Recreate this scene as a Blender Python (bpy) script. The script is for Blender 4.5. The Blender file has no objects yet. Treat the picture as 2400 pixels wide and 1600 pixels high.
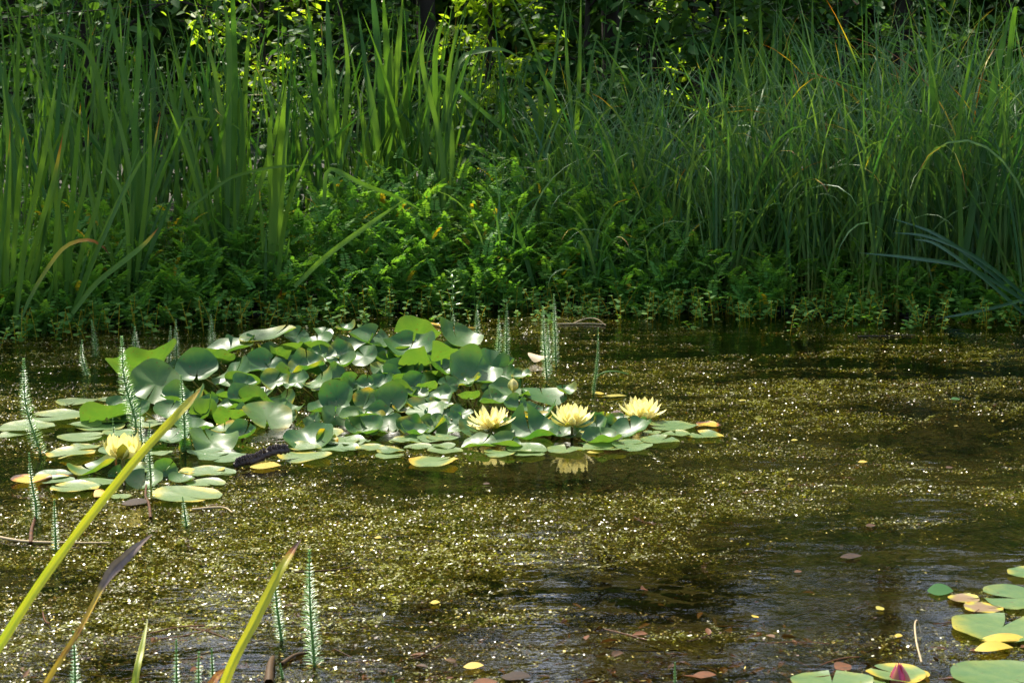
import bpy, math, random
import numpy as np
from mathutils import Vector, Matrix

R = math.radians
random.seed(7)
rng = np.random.default_rng(11)
scene = bpy.context.scene
COL = scene.collection

# ------------------------------------------------------------------ camera
F = 4480.0                       # focal length in pixels of a 2400 px wide frame
CAM_H = 1.05                     # metres above the water
PITCH = R(8.25)
cam_data = bpy.data.cameras.new('camera')
cam_data.sensor_width = 36.0
cam_data.lens = F / 2400.0 * 36.0
cam_data.clip_start = 0.05
cam_data.clip_end = 2000.0
cam_data.dof.use_dof = True
cam_data.dof.focus_distance = 6.0
cam_data.dof.aperture_fstop = 20.0
camera = bpy.data.objects.new('camera', cam_data)
camera.location = (0, 0, CAM_H)
camera.rotation_euler = (R(90) - PITCH, 0, 0)
COL.objects.link(camera)
scene.camera = camera

# ------------------------------------------------------------------ sky, sun, exposure
SUN_EL, SUN_AZ = R(54), R(-26)   # azimuth measured from +Y, negative towards -X
world = bpy.data.worlds.new('World')
scene.world = world
world.use_nodes = True
nt = world.node_tree
sky = nt.nodes.new('ShaderNodeTexSky')
sky.sky_type = 'NISHITA'
sky.sun_disc = False
sky.sun_elevation = SUN_EL
sky.sun_rotation = SUN_AZ
sky.air_density = 1.0
sky.dust_density = 3.0
bg = nt.nodes['Background']
bg.inputs['Strength'].default_value = 0.15
nt.links.new(sky.outputs[0], bg.inputs['Color'])
sun_data = bpy.data.lights.new('sun', 'SUN')
sun_data.energy = 3.7
sun_data.angle = R(0.53)
sun_data.color = (1.0, 0.93, 0.80)
sun = bpy.data.objects.new('sun', sun_data)
to_sun = Vector((math.sin(SUN_AZ) * math.cos(SUN_EL), math.cos(SUN_AZ) * math.cos(SUN_EL), math.sin(SUN_EL)))
sun.rotation_euler = to_sun.to_track_quat('Z', 'Y').to_euler()
sun.location = to_sun * 60
COL.objects.link(sun)

scene.view_settings.view_transform = 'Standard'
scene.view_settings.look = 'None'
scene.view_settings.exposure = 1.45
scene.view_settings.gamma = 1.0
scene.view_settings.use_curve_mapping = False
scene.cycles.use_denoising = True
scene.cycles.max_bounces = 8
scene.cycles.diffuse_bounces = 3
scene.cycles.glossy_bounces = 3
scene.cycles.transmission_bounces = 4
scene.cycles.transparent_max_bounces = 8
scene.cycles.sample_clamp_indirect = 4.0
scene.cycles.caustics_reflective = False
scene.cycles.caustics_refractive = False

# ------------------------------------------------------------------ helpers
cP, sP = math.cos(PITCH), math.sin(PITCH)
def ray(px, py):
    """World direction seen at a pixel of the 2400 x 1600 photograph, scaled so its y is 1."""
    u, v = (px - 1200.0) / F, (800.0 - py) / F
    d = np.array([u, cP + v * sP, -sP + v * cP])
    return d / d[1]
def at_depth(px, py, Y):
    return np.array([0, 0, CAM_H]) + ray(px, py) * Y
def at_z(px, py, z=0.0):
    d = ray(px, py)
    return np.array([0, 0, CAM_H]) + d * ((z - CAM_H) / d[2])

def smooth(a, b, x):
    t = np.clip((np.asarray(x) - a) / (b - a), 0, 1)
    return t * t * (3 - 2 * t)

_grid = np.random.default_rng(5).random((256, 256))
def vnoise(x, y):
    xi, yi = np.floor(x).astype(int), np.floor(y).astype(int)
    fx, fy = x - xi, y - yi
    fx, fy = fx * fx * (3 - 2 * fx), fy * fy * (3 - 2 * fy)
    g = lambda a, b: _grid[a % 256, b % 256]
    return (g(xi, yi) * (1 - fx) + g(xi + 1, yi) * fx) * (1 - fy) + (g(xi, yi + 1) * (1 - fx) + g(xi + 1, yi + 1) * fx) * fy
def fnoise(x, y, o=4):
    s, a, n = 0, 1.0, 0
    for i in range(o):
        s = s + a * vnoise(x * 2 ** i + 17.3 * i, y * 2 ** i + 5.1 * i); n += a; a *= 0.5
    return s / n

class MB:
    """Collects vertices, quads/triangles and two point attributes; build() links ONE mesh object."""
    def __init__(self):
        self.v, self.f, self.t, self.d, self.n = [], [], [], [], 0
    def add(self, v, f, tint=0.5, dry=0.0):
        v = np.asarray(v, float).reshape(-1, 3)
        f = np.asarray(f, int)
        self.v.append(v); self.f.append(f + self.n)
        self.t.append(np.broadcast_to(np.asarray(tint, float), (len(v),)))
        self.d.append(np.broadcast_to(np.asarray(dry, float), (len(v),)))
        self.n += len(v)
    def build(self, name, material, parent=None, loc=None, smooth_shade=True):
        me = bpy.data.meshes.new(name)
        v = np.concatenate(self.v)
        if loc is not None:
            v = v - np.asarray(loc)
        me.vertices.add(len(v))
        me.vertices.foreach_set('co', v.astype(np.float32).ravel())
        loops = np.concatenate([f.ravel() for f in self.f])
        tot = np.concatenate([np.full(len(f), f.shape[1]) for f in self.f])
        start = np.concatenate([[0], np.cumsum(tot)[:-1]])
        me.loops.add(len(loops)); me.polygons.add(len(tot))
        me.loops.foreach_set('vertex_index', loops.astype(np.int32))
        me.polygons.foreach_set('loop_start', start.astype(np.int32))
        me.polygons.foreach_set('loop_total', tot.astype(np.int32))
        me.polygons.foreach_set('use_smooth', np.full(len(tot), smooth_shade))
        for nm, dat in (('tint', self.t), ('dry', self.d)):
            a = me.attributes.new(nm, 'FLOAT', 'POINT')
            a.data.foreach_set('value', np.concatenate(dat).astype(np.float32))
        me.update(calc_edges=True)
        me.materials.append(material)
        o = bpy.data.objects.new(name, me)
        COL.objects.link(o)
        if parent is not None:
            o.parent = parent
        elif loc is not None:
            o.location = [float(c) for c in loc]
        return o

def tag(o, label=None, cat=None, group=None, kind=None):
    if label: o['label'] = label
    if cat: o['category'] = cat
    if group: o['group'] = group
    if kind: o['kind'] = kind
    return o
def thing(name, label, cat, loc=(0, 0, 0), group=None):
    o = bpy.data.objects.new(name, None)
    o.empty_display_size = 0.05
    o.location = [float(c) for c in loc]
    COL.objects.link(o)
    return tag(o, label, cat, group)

def norm(a):
    return a / np.maximum(np.linalg.norm(a, axis=-1, keepdims=True), 1e-9)

def catmull(pts, n):
    p = np.asarray(pts, float)
    p = np.vstack([2 * p[0] - p[1], p, 2 * p[-1] - p[-2]])
    k = len(p) - 3
    out = []
    for s in np.linspace(0, k - 1e-6, n):
        i = int(s); t = s - i
        a, b, c, d = p[i:i + 4]
        out.append(0.5 * (2 * b + (c - a) * t + (2 * a - 5 * b + 4 * c - d) * t * t + (3 * b - a - 3 * c + d) * t ** 3))
    return np.array(out)

def tube(mb, path, radii, sides=6, tint=0.5, dry=0.0):
    p = np.asarray(path, float); n = len(p)
    r = np.broadcast_to(np.asarray(radii, float), (n,))
    d = norm(np.gradient(p, axis=0))
    ref = np.array([0, 0, 1.0]) if abs(d[:, 2]).mean() < 0.8 else np.array([0, 1.0, 0])
    a = norm(np.cross(d, ref)); b = np.cross(d, a)
    ang = np.linspace(0, 2 * np.pi, sides, endpoint=False)
    v = p[:, None] + r[:, None, None] * (np.cos(ang)[None, :, None] * a[:, None] + np.sin(ang)[None, :, None] * b[:, None])
    i, j = np.meshgrid(np.arange(n - 1), np.arange(sides), indexing='ij')
    j2 = (j + 1) % sides
    f = np.stack([i * sides + j, i * sides + j2, (i + 1) * sides + j2, (i + 1) * sides + j], -1).reshape(-1, 4)
    mb.add(v.reshape(-1, 3), f, tint, dry)

def ribbon(mb, path, width, wdir, fold=0.25, tint=0.5, dry=0.0):
    """A blade along PATH (n,3): three points across, folded along its midrib."""
    p = np.asarray(path, float); n = len(p)
    w = np.asarray(width, float)[:, None] * 0.5
    d = norm(np.gradient(p, axis=0))
    nrm = norm(np.cross(d, wdir))
    v = np.stack([p - wdir * w + nrm * w * fold, p, p + wdir * w + nrm * w * fold], 1).reshape(-1, 3)
    i, j = np.meshgrid(np.arange(n - 1), np.arange(2), indexing='ij')
    f = np.stack([i * 3 + j, i * 3 + j + 1, (i + 1) * 3 + j + 1, (i + 1) * 3 + j], -1).reshape(-1, 4)
    mb.add(v, f, np.repeat(np.broadcast_to(tint, (n,)), 3), np.repeat(np.broadcast_to(dry, (n,)), 3))

def blades(mb, base, az, lean, curve, L, W, face, power=2.0, seg=10, tint=None, dead=None, taper=0.55, fold=0.3, base_dry=0.0):
    """Many curved sword blades at once."""
    N = len(base); s = np.linspace(0, 1, seg + 1)
    th = lean[:, None] + curve[:, None] * s[None] ** power
    ca, sa = np.cos(az)[:, None], np.sin(az)[:, None]
    d = np.stack([np.sin(th) * ca, np.sin(th) * sa, np.cos(th)], -1)
    p = base[:, None] + np.concatenate([np.zeros((N, 1, 3)), np.cumsum(d[:, :-1] + d[:, 1:], 1) * 0.5], 1) * (L / seg)[:, None, None]
    side = np.stack([-np.sin(az), np.cos(az), 0 * az], -1)[:, None].repeat(seg + 1, 1)
    up = np.cross(side, d)
    fc = face[:, None] + 0.5 * (s[None] - 0.3) * np.sin(face * 7)[:, None]
    wd = np.cos(fc)[..., None] * side + np.sin(fc)[..., None] * up
    nr = np.cross(d, wd)
    prof = np.where(s < taper, 0.75 + 0.25 * np.minimum(1, s / 0.25), np.maximum(0.02, 1 - ((s - taper) / (1 - taper)) ** 1.6))
    w = (W[:, None] * 0.5 * prof[None])[..., None]
    v = np.stack([p - wd * w + nr * w * fold, p, p + wd * w + nr * w * fold], 2)
    i, j = np.meshgrid(np.arange(seg), np.arange(2), indexing='ij')
    f1 = np.stack([i * 3 + j, i * 3 + j + 1, (i + 1) * 3 + j + 1, (i + 1) * 3 + j], -1).reshape(-1, 4)
    f = (f1[None] + (np.arange(N) * (seg + 1) * 3)[:, None, None]).reshape(-1, 4)
    tint = rng.random(N) if tint is None else tint
    dead = np.zeros(N) if dead is None else dead
    dr = smooth(0, 1, (s[None] - (1 - dead[:, None])) / np.maximum(dead[:, None], 0.02)) * (dead[:, None] > 0.01)
    dr = np.maximum(dr, base_dry * smooth(.3, .0, s)[None] if base_dry else 0)
    mb.add(v.reshape(-1, 3), f, np.repeat(tint, (seg + 1) * 3), np.repeat(dr.reshape(-1), 3))

def leaflets(mb, base, dirs, nrms, L, W, fold=0.18, tint=None, dry=None, droop=0.0):
    """Many ovate leaves at once: six points and two quads each."""
    N = len(base)
    d = norm(dirs); side = norm(np.cross(d, nrms)); n = np.cross(side, d)
    L, W = np.broadcast_to(L, (N,))[:, None], np.broadcast_to(W, (N,))[:, None] * 0.5
    b = base
    tip = b + d * L - n * L * droop
    def q(t, sgn, w): return b + d * L * t + side * W * sgn * w + n * W * fold * w - n * L * droop * t * t
    v = np.stack([b, q(.28, 1, .95), q(.62, 1, .8), tip, q(.62, -1, .8), q(.28, -1, .95)], 1)
    k = (np.arange(N) * 6)[:, None]
    f = np.concatenate([k + np.array([[0, 1, 2, 3]]), k + np.array([[0, 3, 4, 5]])])
    tint = rng.random(N) if tint is None else np.broadcast_to(tint, (N,))
    dry = np.zeros(N) if dry is None else np.broadcast_to(dry, (N,))
    mb.add(v.reshape(-1, 3), f, np.repeat(tint, 6), np.repeat(dry, 6))

# ------------------------------------------------------------------ materials
def _mix(nt, fac, a, b, blend='MIX'):
    m = nt.nodes.new('ShaderNodeMix'); m.data_type = 'RGBA'; m.blend_type = blend
    for sock, val in ((m.inputs[0], fac), (m.inputs[6], a), (m.inputs[7], b)):
        if isinstance(val, bpy.types.NodeSocket): nt.links.new(val, sock)
        elif isinstance(val, (int, float)): sock.default_value = val
        else: sock.default_value = (*val, 1)
    return m.outputs[2]
def _math(nt, op, a, b=0.0, clamp=False):
    m = nt.nodes.new('ShaderNodeMath'); m.operation = op; m.use_clamp = clamp
    for sock, val in ((m.inputs[0], a), (m.inputs[1], b)):
        if isinstance(val, bpy.types.NodeSocket): nt.links.new(val, sock)
        else: sock.default_value = val
    return m.outputs[0]
def _noise(nt, scale, detail=3, vec=None, rough=0.55):
    n = nt.nodes.new('ShaderNodeTexNoise'); n.inputs['Scale'].default_value = scale
    n.inputs['Detail'].default_value = detail; n.inputs['Roughness'].default_value = rough
    if vec is not None: nt.links.new(vec, n.inputs['Vector'])
    return n.outputs['Fac']
def _attr(nt, name):
    a = nt.nodes.new('ShaderNodeAttribute'); a.attribute_name = name
    return a.outputs['Fac']
def _ramp(nt, fac, stops):
    r = nt.nodes.new('ShaderNodeValToRGB')
    e = r.color_ramp.elements
    while len(e) < len(stops): e.new(0.5)
    for el, (p, c) in zip(e, stops):
        el.position = p; el.color = (*c, 1)
    nt.links.new(fac, r.inputs[0])
    return r.outputs[0]

DRY = [(0.0, (.26, .27, .03)), (0.45, (.42, .30, .02)), (0.75, (.34, .12, .01)), (1.0, (.06, .025, .012))]
def leaf_material(name, a, b, rough=0.4, transl=0.35, spec=0.5, dry=DRY, mottled=0.25, scale=60, gain=1.6, coat=0.0, bump=0.0, tcol=(1.0, 1.0, .35), spots=False):
    m = bpy.data.materials.new(name); m.use_nodes = True
    nt = m.node_tree; nt.nodes.clear()
    out = nt.nodes.new('ShaderNodeOutputMaterial')
    geo = nt.nodes.new('ShaderNodeTexCoord')
    nz = _noise(nt, scale, 4, geo.outputs['Object'])
    t = _math(nt, 'ADD', _attr(nt, 'tint'), _math(nt, 'MULTIPLY', _math(nt, 'SUBTRACT', nz, 0.5), mottled * 3), True)
    col = _mix(nt, t, a, b)
    d = _attr(nt, 'dry')
    d2 = _math(nt, 'ADD', d, _math(nt, 'MULTIPLY', _math(nt, 'MULTIPLY', _math(nt, 'SUBTRACT', nz, 0.5), 0.9), _math(nt, 'MULTIPLY', d, 2.5, True)), True)
    col = _mix(nt, _math(nt, 'MULTIPLY', d2, 4.0, True), col, _ramp(nt, d2, dry))
    if spots:
        sp_ = _math(nt, 'MULTIPLY', _math(nt, 'SUBTRACT', _noise(nt, 110, 2, geo.outputs['Object']), .655), 14.0, True)
        col = _mix(nt, sp_, col, (.10, .055, .015))
    p = nt.nodes.new('ShaderNodeBsdfPrincipled')
    nt.links.new(col, p.inputs['Base Color'])
    p.inputs['Roughness'].default_value = rough
    p.inputs['Specular IOR Level'].default_value = spec
    p.inputs['Coat Weight'].default_value = coat
    p.inputs['Coat Roughness'].default_value = 0.25
    if bump:
        bn = nt.nodes.new('ShaderNodeBump'); bn.inputs['Strength'].default_value = bump; bn.inputs['Distance'].default_value = 0.004
        nt.links.new(_noise(nt, scale * 1.5, 3, geo.outputs['Object']), bn.inputs['Height'])
        nt.links.new(bn.outputs[0], p.inputs['Normal'])
    tr = nt.nodes.new('ShaderNodeBsdfTranslucent')
    tc = _mix(nt, 1.0, col, tuple(c * gain for c in tcol), 'MULTIPLY')
    nt.links.new(tc, tr.inputs['Color'])
    mx = nt.nodes.new('ShaderNodeMixShader'); mx.inputs[0].default_value = transl
    nt.links.new(p.outputs[0], mx.inputs[1]); nt.links.new(tr.outputs[0], mx.inputs[2])
    nt.links.new(mx.outputs[0], out.inputs['Surface'])
    return m

M = {}
M['iris'] = leaf_material('iris_leaf_green', (.026, .088, .015), (.088, .17, .020), 0.48, 0.32, 0.24, mottled=.2, scale=9, gain=2.2)
M['sedge'] = leaf_material('sedge_leaf_green', (.036, .112, .028), (.105, .185, .045), 0.45, 0.30, 0.32, mottled=.2, scale=7, gain=2.0)
M['cress'] = leaf_material('cress_leaf_green', (.06, .18, .027), (.14, .26, .036), 0.6, 0.40, 0.18, scale=14, gain=2.2)
M['nettle'] = leaf_material('broad_leaf_green', (.03, .10, .022), (.08, .155, .028), 0.6, 0.32, 0.15, scale=6, gain=1.8)
M['tree'] = leaf_material('tree_leaf_green', (.025, .065, .014), (.055, .11, .02), 0.7, 0.32, 0.05, scale=2.5, gain=1.7)
M['maple'] = leaf_material('sunlit_leaf_green', (.10, .18, .015), (.18, .25, .02), 0.5, 0.6, 0.25, scale=3, gain=2.6)  # sunlight on the bushes is put into this brighter leaf colour
M['lily'] = leaf_material('lily_leaf_green', (.034, .11, .026), (.080, .155, .030), 0.42, 0.32, 0.36, mottled=.22, scale=28, gain=1.9, bump=.15, spots=True)
M['pad'] = leaf_material('floating_pad_green', (.055, .125, .035), (.115, .175, .045), 0.38, 0.2, 0.45, mottled=.6, scale=38, gain=1.8, bump=.3, spots=True)
M['petal'] = leaf_material('pale_yellow_petal', (.84, .75, .28), (.88, .81, .42), 0.45, 0.4, 0.3, mottled=.1, gain=1.1, tcol=(1, 1, .8))
M['sepal'] = leaf_material('olive_sepal', (.25, .27, .04), (.38, .34, .08), 0.4, 0.3, 0.4, gain=1.5)
M['stamen'] = leaf_material('golden_stamen', (.75, .42, .02), (.8, .5, .04), 0.5, 0.2, 0.3)
M['pink'] = leaf_material('magenta_petal', (.35, .02, .12), (.5, .12, .12), 0.35, 0.3, 0.4, gain=1.3, tcol=(1, .6, .8))
M['stalk'] = leaf_material('brown_green_stalk', (.10, .10, .025), (.13, .07, .03), 0.4, 0.1, 0.5, scale=40)
M['needle'] = leaf_material('feathery_needle', (.15, .30, .14), (.27, .42, .24), 0.3, 0.35, 0.6, gain=1.7, scale=20)
M['needle_stem'] = leaf_material('feathery_stem', (.09, .20, .03), (.14, .25, .04), 0.4, 0.2, 0.5, scale=20)
M['weed'] = leaf_material('drowned_weed', (.040, .037, .008), (.235, .24, .032), 0.28, 0.4, 0.5, mottled=.5, scale=7, gain=1.8, dry=[(0, (.12, .08, .02)), (.4, (.11, .055, .018)), (.7, (.08, .035, .012)), (1, (.04, .02, .01))])
M['debris'] = leaf_material('fallen_leaf', (.30, .26, .03), (.45, .30, .04), 0.4, 0.2, 0.5, mottled=.3, scale=40)
M['bark'] = leaf_material('dark_bark', (.02, .015, .01), (.04, .03, .02), 0.85, 0.0, 0.2, mottled=.5, scale=12, bump=.8)
M['straw'] = leaf_material('dry_straw', (.35, .25, .12), (.48, .37, .2), 0.6, 0.1, 0.3, scale=30)
M['wither'] = leaf_material('withered_leaf', (.13, .095, .08), (.24, .185, .155), 0.85, 0.15, 0.08, mottled=.5, scale=60, dry=[(0, (.5, .38, .05)), (.5, (.45, .28, .05)), (.8, (.25, .1, .04)), (1, (.06, .035, .035))])
M['rhizome'] = leaf_material('wet_rhizome', (.025, .014, .010), (.06, .038, .028), 0.5, 0.0, 0.35, mottled=.6, scale=80, bump=1.0)
M['creep'] = leaf_material('creeping_leaf_green', (.06, .17, .03), (.14, .25, .04), 0.65, 0.4, 0.12, scale=14, gain=2.0)
M['bluegreen'] = leaf_material('blue_green_leaf', (.03, .095, .04), (.06, .13, .05), 0.38, 0.25, 0.5, mottled=.2, scale=9)
M['purple_pad'] = leaf_material('purple_brown_pad', (.12, .075, .05), (.20, .13, .06), 0.35, 0.1, 0.5, mottled=.3, scale=30)
M['budsepal'] = leaf_material('bud_sepal', (.34, .36, .09), (.45, .26, .16), 0.4, 0.25, 0.4)
M['pinksepal'] = leaf_material('reddish_sepal', (.38, .12, .06), (.40, .20, .12), 0.4, 0.25, 0.4, tcol=(1, .7, .5))
M['nearblade'] = leaf_material('yellowing_iris_blade', (.13, .24, .03), (.48, .43, .02), 0.4, 0.4, 0.4, mottled=.16, scale=30, gain=1.7)
M['umbel'] = leaf_material('white_umbel', (.6, .63, .55), (.75, .75, .7), 0.6, 0.3, 0.3)

# ------------------------------------------------------------------ the setting: ground, water, drowned weed
_sh = np.array([at_z(px, py)[:2] for px, py in ((-300, 800), (0, 782), (140, 775), (300, 758), (500, 745), (640, 738), (900, 724), (1200, 716), (1500, 722), (1800, 730), (2100, 738), (2400, 748), (2700, 765))])
def shore_y(x):
    return np.interp(x, _sh[:, 0], _sh[:, 1])
def land(x, y):
    wob = 0.10 * (fnoise(x * 2.1 + 40, y * 2.1, 3) - 0.5)
    return np.maximum.reduce([y - shore_y(x) + wob, 2.55 - y + wob * 2, np.abs(x - 0.3) - 6.0 + wob * 6])
def ground_z(x, y):
    s = land(x, y)
    up = 0.32 * (1 - np.exp(-np.maximum(s, 0) * 0.7)) + 0.05 * (fnoise(x * .9, y * .9, 3) - .5) * smooth(.2, 2, s)
    dn = -0.42 * (1 - np.exp(np.minimum(s, 0) * 1.3)) + 0.05 * (fnoise(x * 3, y * 3 + 9, 3) - .5) * smooth(0, -1, s)
    return np.where(s > 0, up, dn)

def make_ground():
    near = np.arange(-8, 8.01, 0.1)
    gx = np.concatenate([[-400, -150, -60, -30, -18, -12], near, [12, 18, 30, 60, 150, 400]])
    gy = np.concatenate([[-400, -100, -30, -8, -2, 0, 1], np.arange(1.5, 14.01, 0.1), [16, 19, 24, 30, 45, 80, 160, 400]])
    X, Y = np.meshgrid(gx, gy, indexing='ij')
    Z = ground_z(X, Y)
    nx, ny = len(gx), len(gy)
    i, j = np.meshgrid(np.arange(nx - 1), np.arange(ny - 1), indexing='ij')
    f = np.stack([i * ny + j, (i + 1) * ny + j, (i + 1) * ny + j + 1, i * ny + j + 1], -1).reshape(-1, 4)
    m = bpy.data.materials.new('pond_mud_and_soil'); m.use_nodes = True
    nt = m.node_tree; p = nt.nodes['Principled BSDF']
    g = nt.nodes.new('ShaderNodeTexCoord')
    n1 = _noise(nt, 5, 6, g.outputs['Object']); n2 = _noise(nt, 40, 4, g.outputs['Object'])
    c = _ramp(nt, n1, [(.3, (.010, .007, .004)), (.5, (.022, .015, .007)), (.7, (.036, .027, .010))])
    c = _mix(nt, _math(nt, 'MULTIPLY', n2, .8), c, (.018, .026, .006))
    nt.links.new(c, p.inputs['Base Color']); p.inputs['Roughness'].default_value = .9
    bn = nt.nodes.new('ShaderNodeBump'); bn.inputs['Strength'].default_value = .8; bn.inputs['Distance'].default_value = .03
    nt.links.new(n2, bn.inputs['Height']); nt.links.new(bn.outputs[0], p.inputs['Normal'])
    mb = MB(); mb.add(np.stack([X, Y, Z], -1).reshape(-1, 3), f)
    tag(mb.build('ground', m), kind='structure')
make_ground()

def make_water():
    m = bpy.data.materials.new('pond_water'); m.use_nodes = True
    nt = m.node_tree; nt.nodes.clear()
    out = nt.nodes.new('ShaderNodeOutputMaterial')
    g = nt.nodes.new('ShaderNodeTexCoord')
    mp = nt.nodes.new('ShaderNodeMapping'); mp.inputs['Scale'].default_value = (0.55, 1.0, 1.0)
    nt.links.new(g.outputs['Object'], mp.inputs['Vector'])
    h = _math(nt, 'ADD', _noise(nt, 5, 2, mp.outputs[0]), _math(nt, 'MULTIPLY', _noise(nt, 24, 3, mp.outputs[0]), 0.30))
    calm = _math(nt, 'ADD', _math(nt, 'MULTIPLY', _noise(nt, 1.1, 2, g.outputs['Object']), 2.6), -0.62, True)
    vd = nt.nodes.new('ShaderNodeVectorMath'); vd.operation = 'DISTANCE'
    nt.links.new(g.outputs['Object'], vd.inputs[0]); vd.inputs[1].default_value = [float(c) for c in at_z(1270, 1120)]
    shelter = _math(nt, 'MULTIPLY', _math(nt, 'ADD', vd.outputs['Value'], -.12), 2.2, True)       # still water in the lee of the lilies
    h = _math(nt, 'MULTIPLY', _math(nt, 'MULTIPLY', h, _math(nt, 'ADD', calm, .25)), _math(nt, 'ADD', _math(nt, 'MULTIPLY', shelter, .85), .15))
    bn = nt.nodes.new('ShaderNodeBump'); bn.inputs['Strength'].default_value = 1.0; bn.inputs['Distance'].default_value = 0.006
    nt.links.new(h, bn.inputs['Height'])
    fr = nt.nodes.new('ShaderNodeFresnel'); fr.inputs['IOR'].default_value = 1.33
    nt.links.new(bn.outputs[0], fr.inputs['Normal'])
    gl = nt.nodes.new('ShaderNodeBsdfGlossy'); gl.inputs['Roughness'].default_value = 0.03
    nt.links.new(bn.outputs[0], gl.inputs['Normal'])
    tr = nt.nodes.new('ShaderNodeBsdfTransparent'); tr.inputs['Color'].default_value = (.60, .55, .32, 1)
    mx = nt.nodes.new('ShaderNodeMixShader')
    nt.links.new(fr.outputs[0], mx.inputs[0]); nt.links.new(tr.outputs[0], mx.inputs[1]); nt.links.new(gl.outputs[0], mx.inputs[2])
    nt.links.new(mx.outputs[0], out.inputs['Surface'])
    mb = MB()
    xs = np.linspace(-6.6, 7.2, 47); ys = np.linspace(2.2, 9.2, 29)
    X, Y = np.meshgrid(xs, ys, indexing='ij')
    i, j = np.meshgrid(np.arange(46), np.arange(28), indexing='ij')
    f = np.stack([i * 29 + j, (i + 1) * 29 + j, (i + 1) * 29 + j + 1, i * 29 + j + 1], -1).reshape(-1, 4)
    mb.add(np.stack([X, Y, 0 * X], -1).reshape(-1, 3), f)
    tag(mb.build('water', m), kind='structure')
make_water()

# where the drowned weed is thick (pixel, radius in m, strength)
BLOBS = [(100, 950, .35, .5), (40, 1200, .3, .25), (450, 1420, .30, .4), (600, 1330, .3, .35), (900, 1290, .4, .5), (1050, 1360, .35, .45), (1380, 1460, .3, .5), (250, 1480, .3, .35),
         (1100, 1200, .35, .35), (800, 1180, .3, .3), (500, 1250, .4, .35), (1150, 1500, .2, .35), (750, 1450, .25, .3), (1250, 1270, .25, .4), (1650, 1240, .4, .3), (1600, 1080, .6, .25), (1900, 950, .8, .25), (2250, 1350, .15, .4), (2100, 1500, .15, .35), (1900, 1500, .25, .2),
         (1480, 1350, .28, -.6), (1330, 1360, .12, -.7), (1800, 1380, .35, -.6), (2150, 1420, .25, -.6), (1600, 1560, .25, -.5), (2200, 1120, .5, -.45), (2050, 1290, .3, -.4), (920, 1425, .08, -.7), (1180, 1225, .10, -.5), (880, 1120, .2, -.25), (1320, 1130, .22, -1.2), (1130, 1120, .2, -1.0), (600, 930, .28, -.9), (850, 920, .3, -.9), (1050, 930, .25, -.8), (420, 960, .15, -.5)]
def weed_density(x, y):
    d = .52 + (fnoise(x * .9 + 3, y * 1.7 + 8, 4) - .5) * 2.0 + (fnoise(x * 3.2, y * 9, 4) - .5) * 2.4 - 0.20 + .16 * smooth(5.8, 7.0, y) + .16 * (1 - smooth(3.5, 4.3, y))
    for px, py, r, s in BLOBS:
        c = at_z(px, py)
        d = d + s * np.exp(-(((x - c[0]) / (r * 1.25)) ** 2 + ((y - c[1]) / (r * 1.0)) ** 2))
    return d

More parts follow.
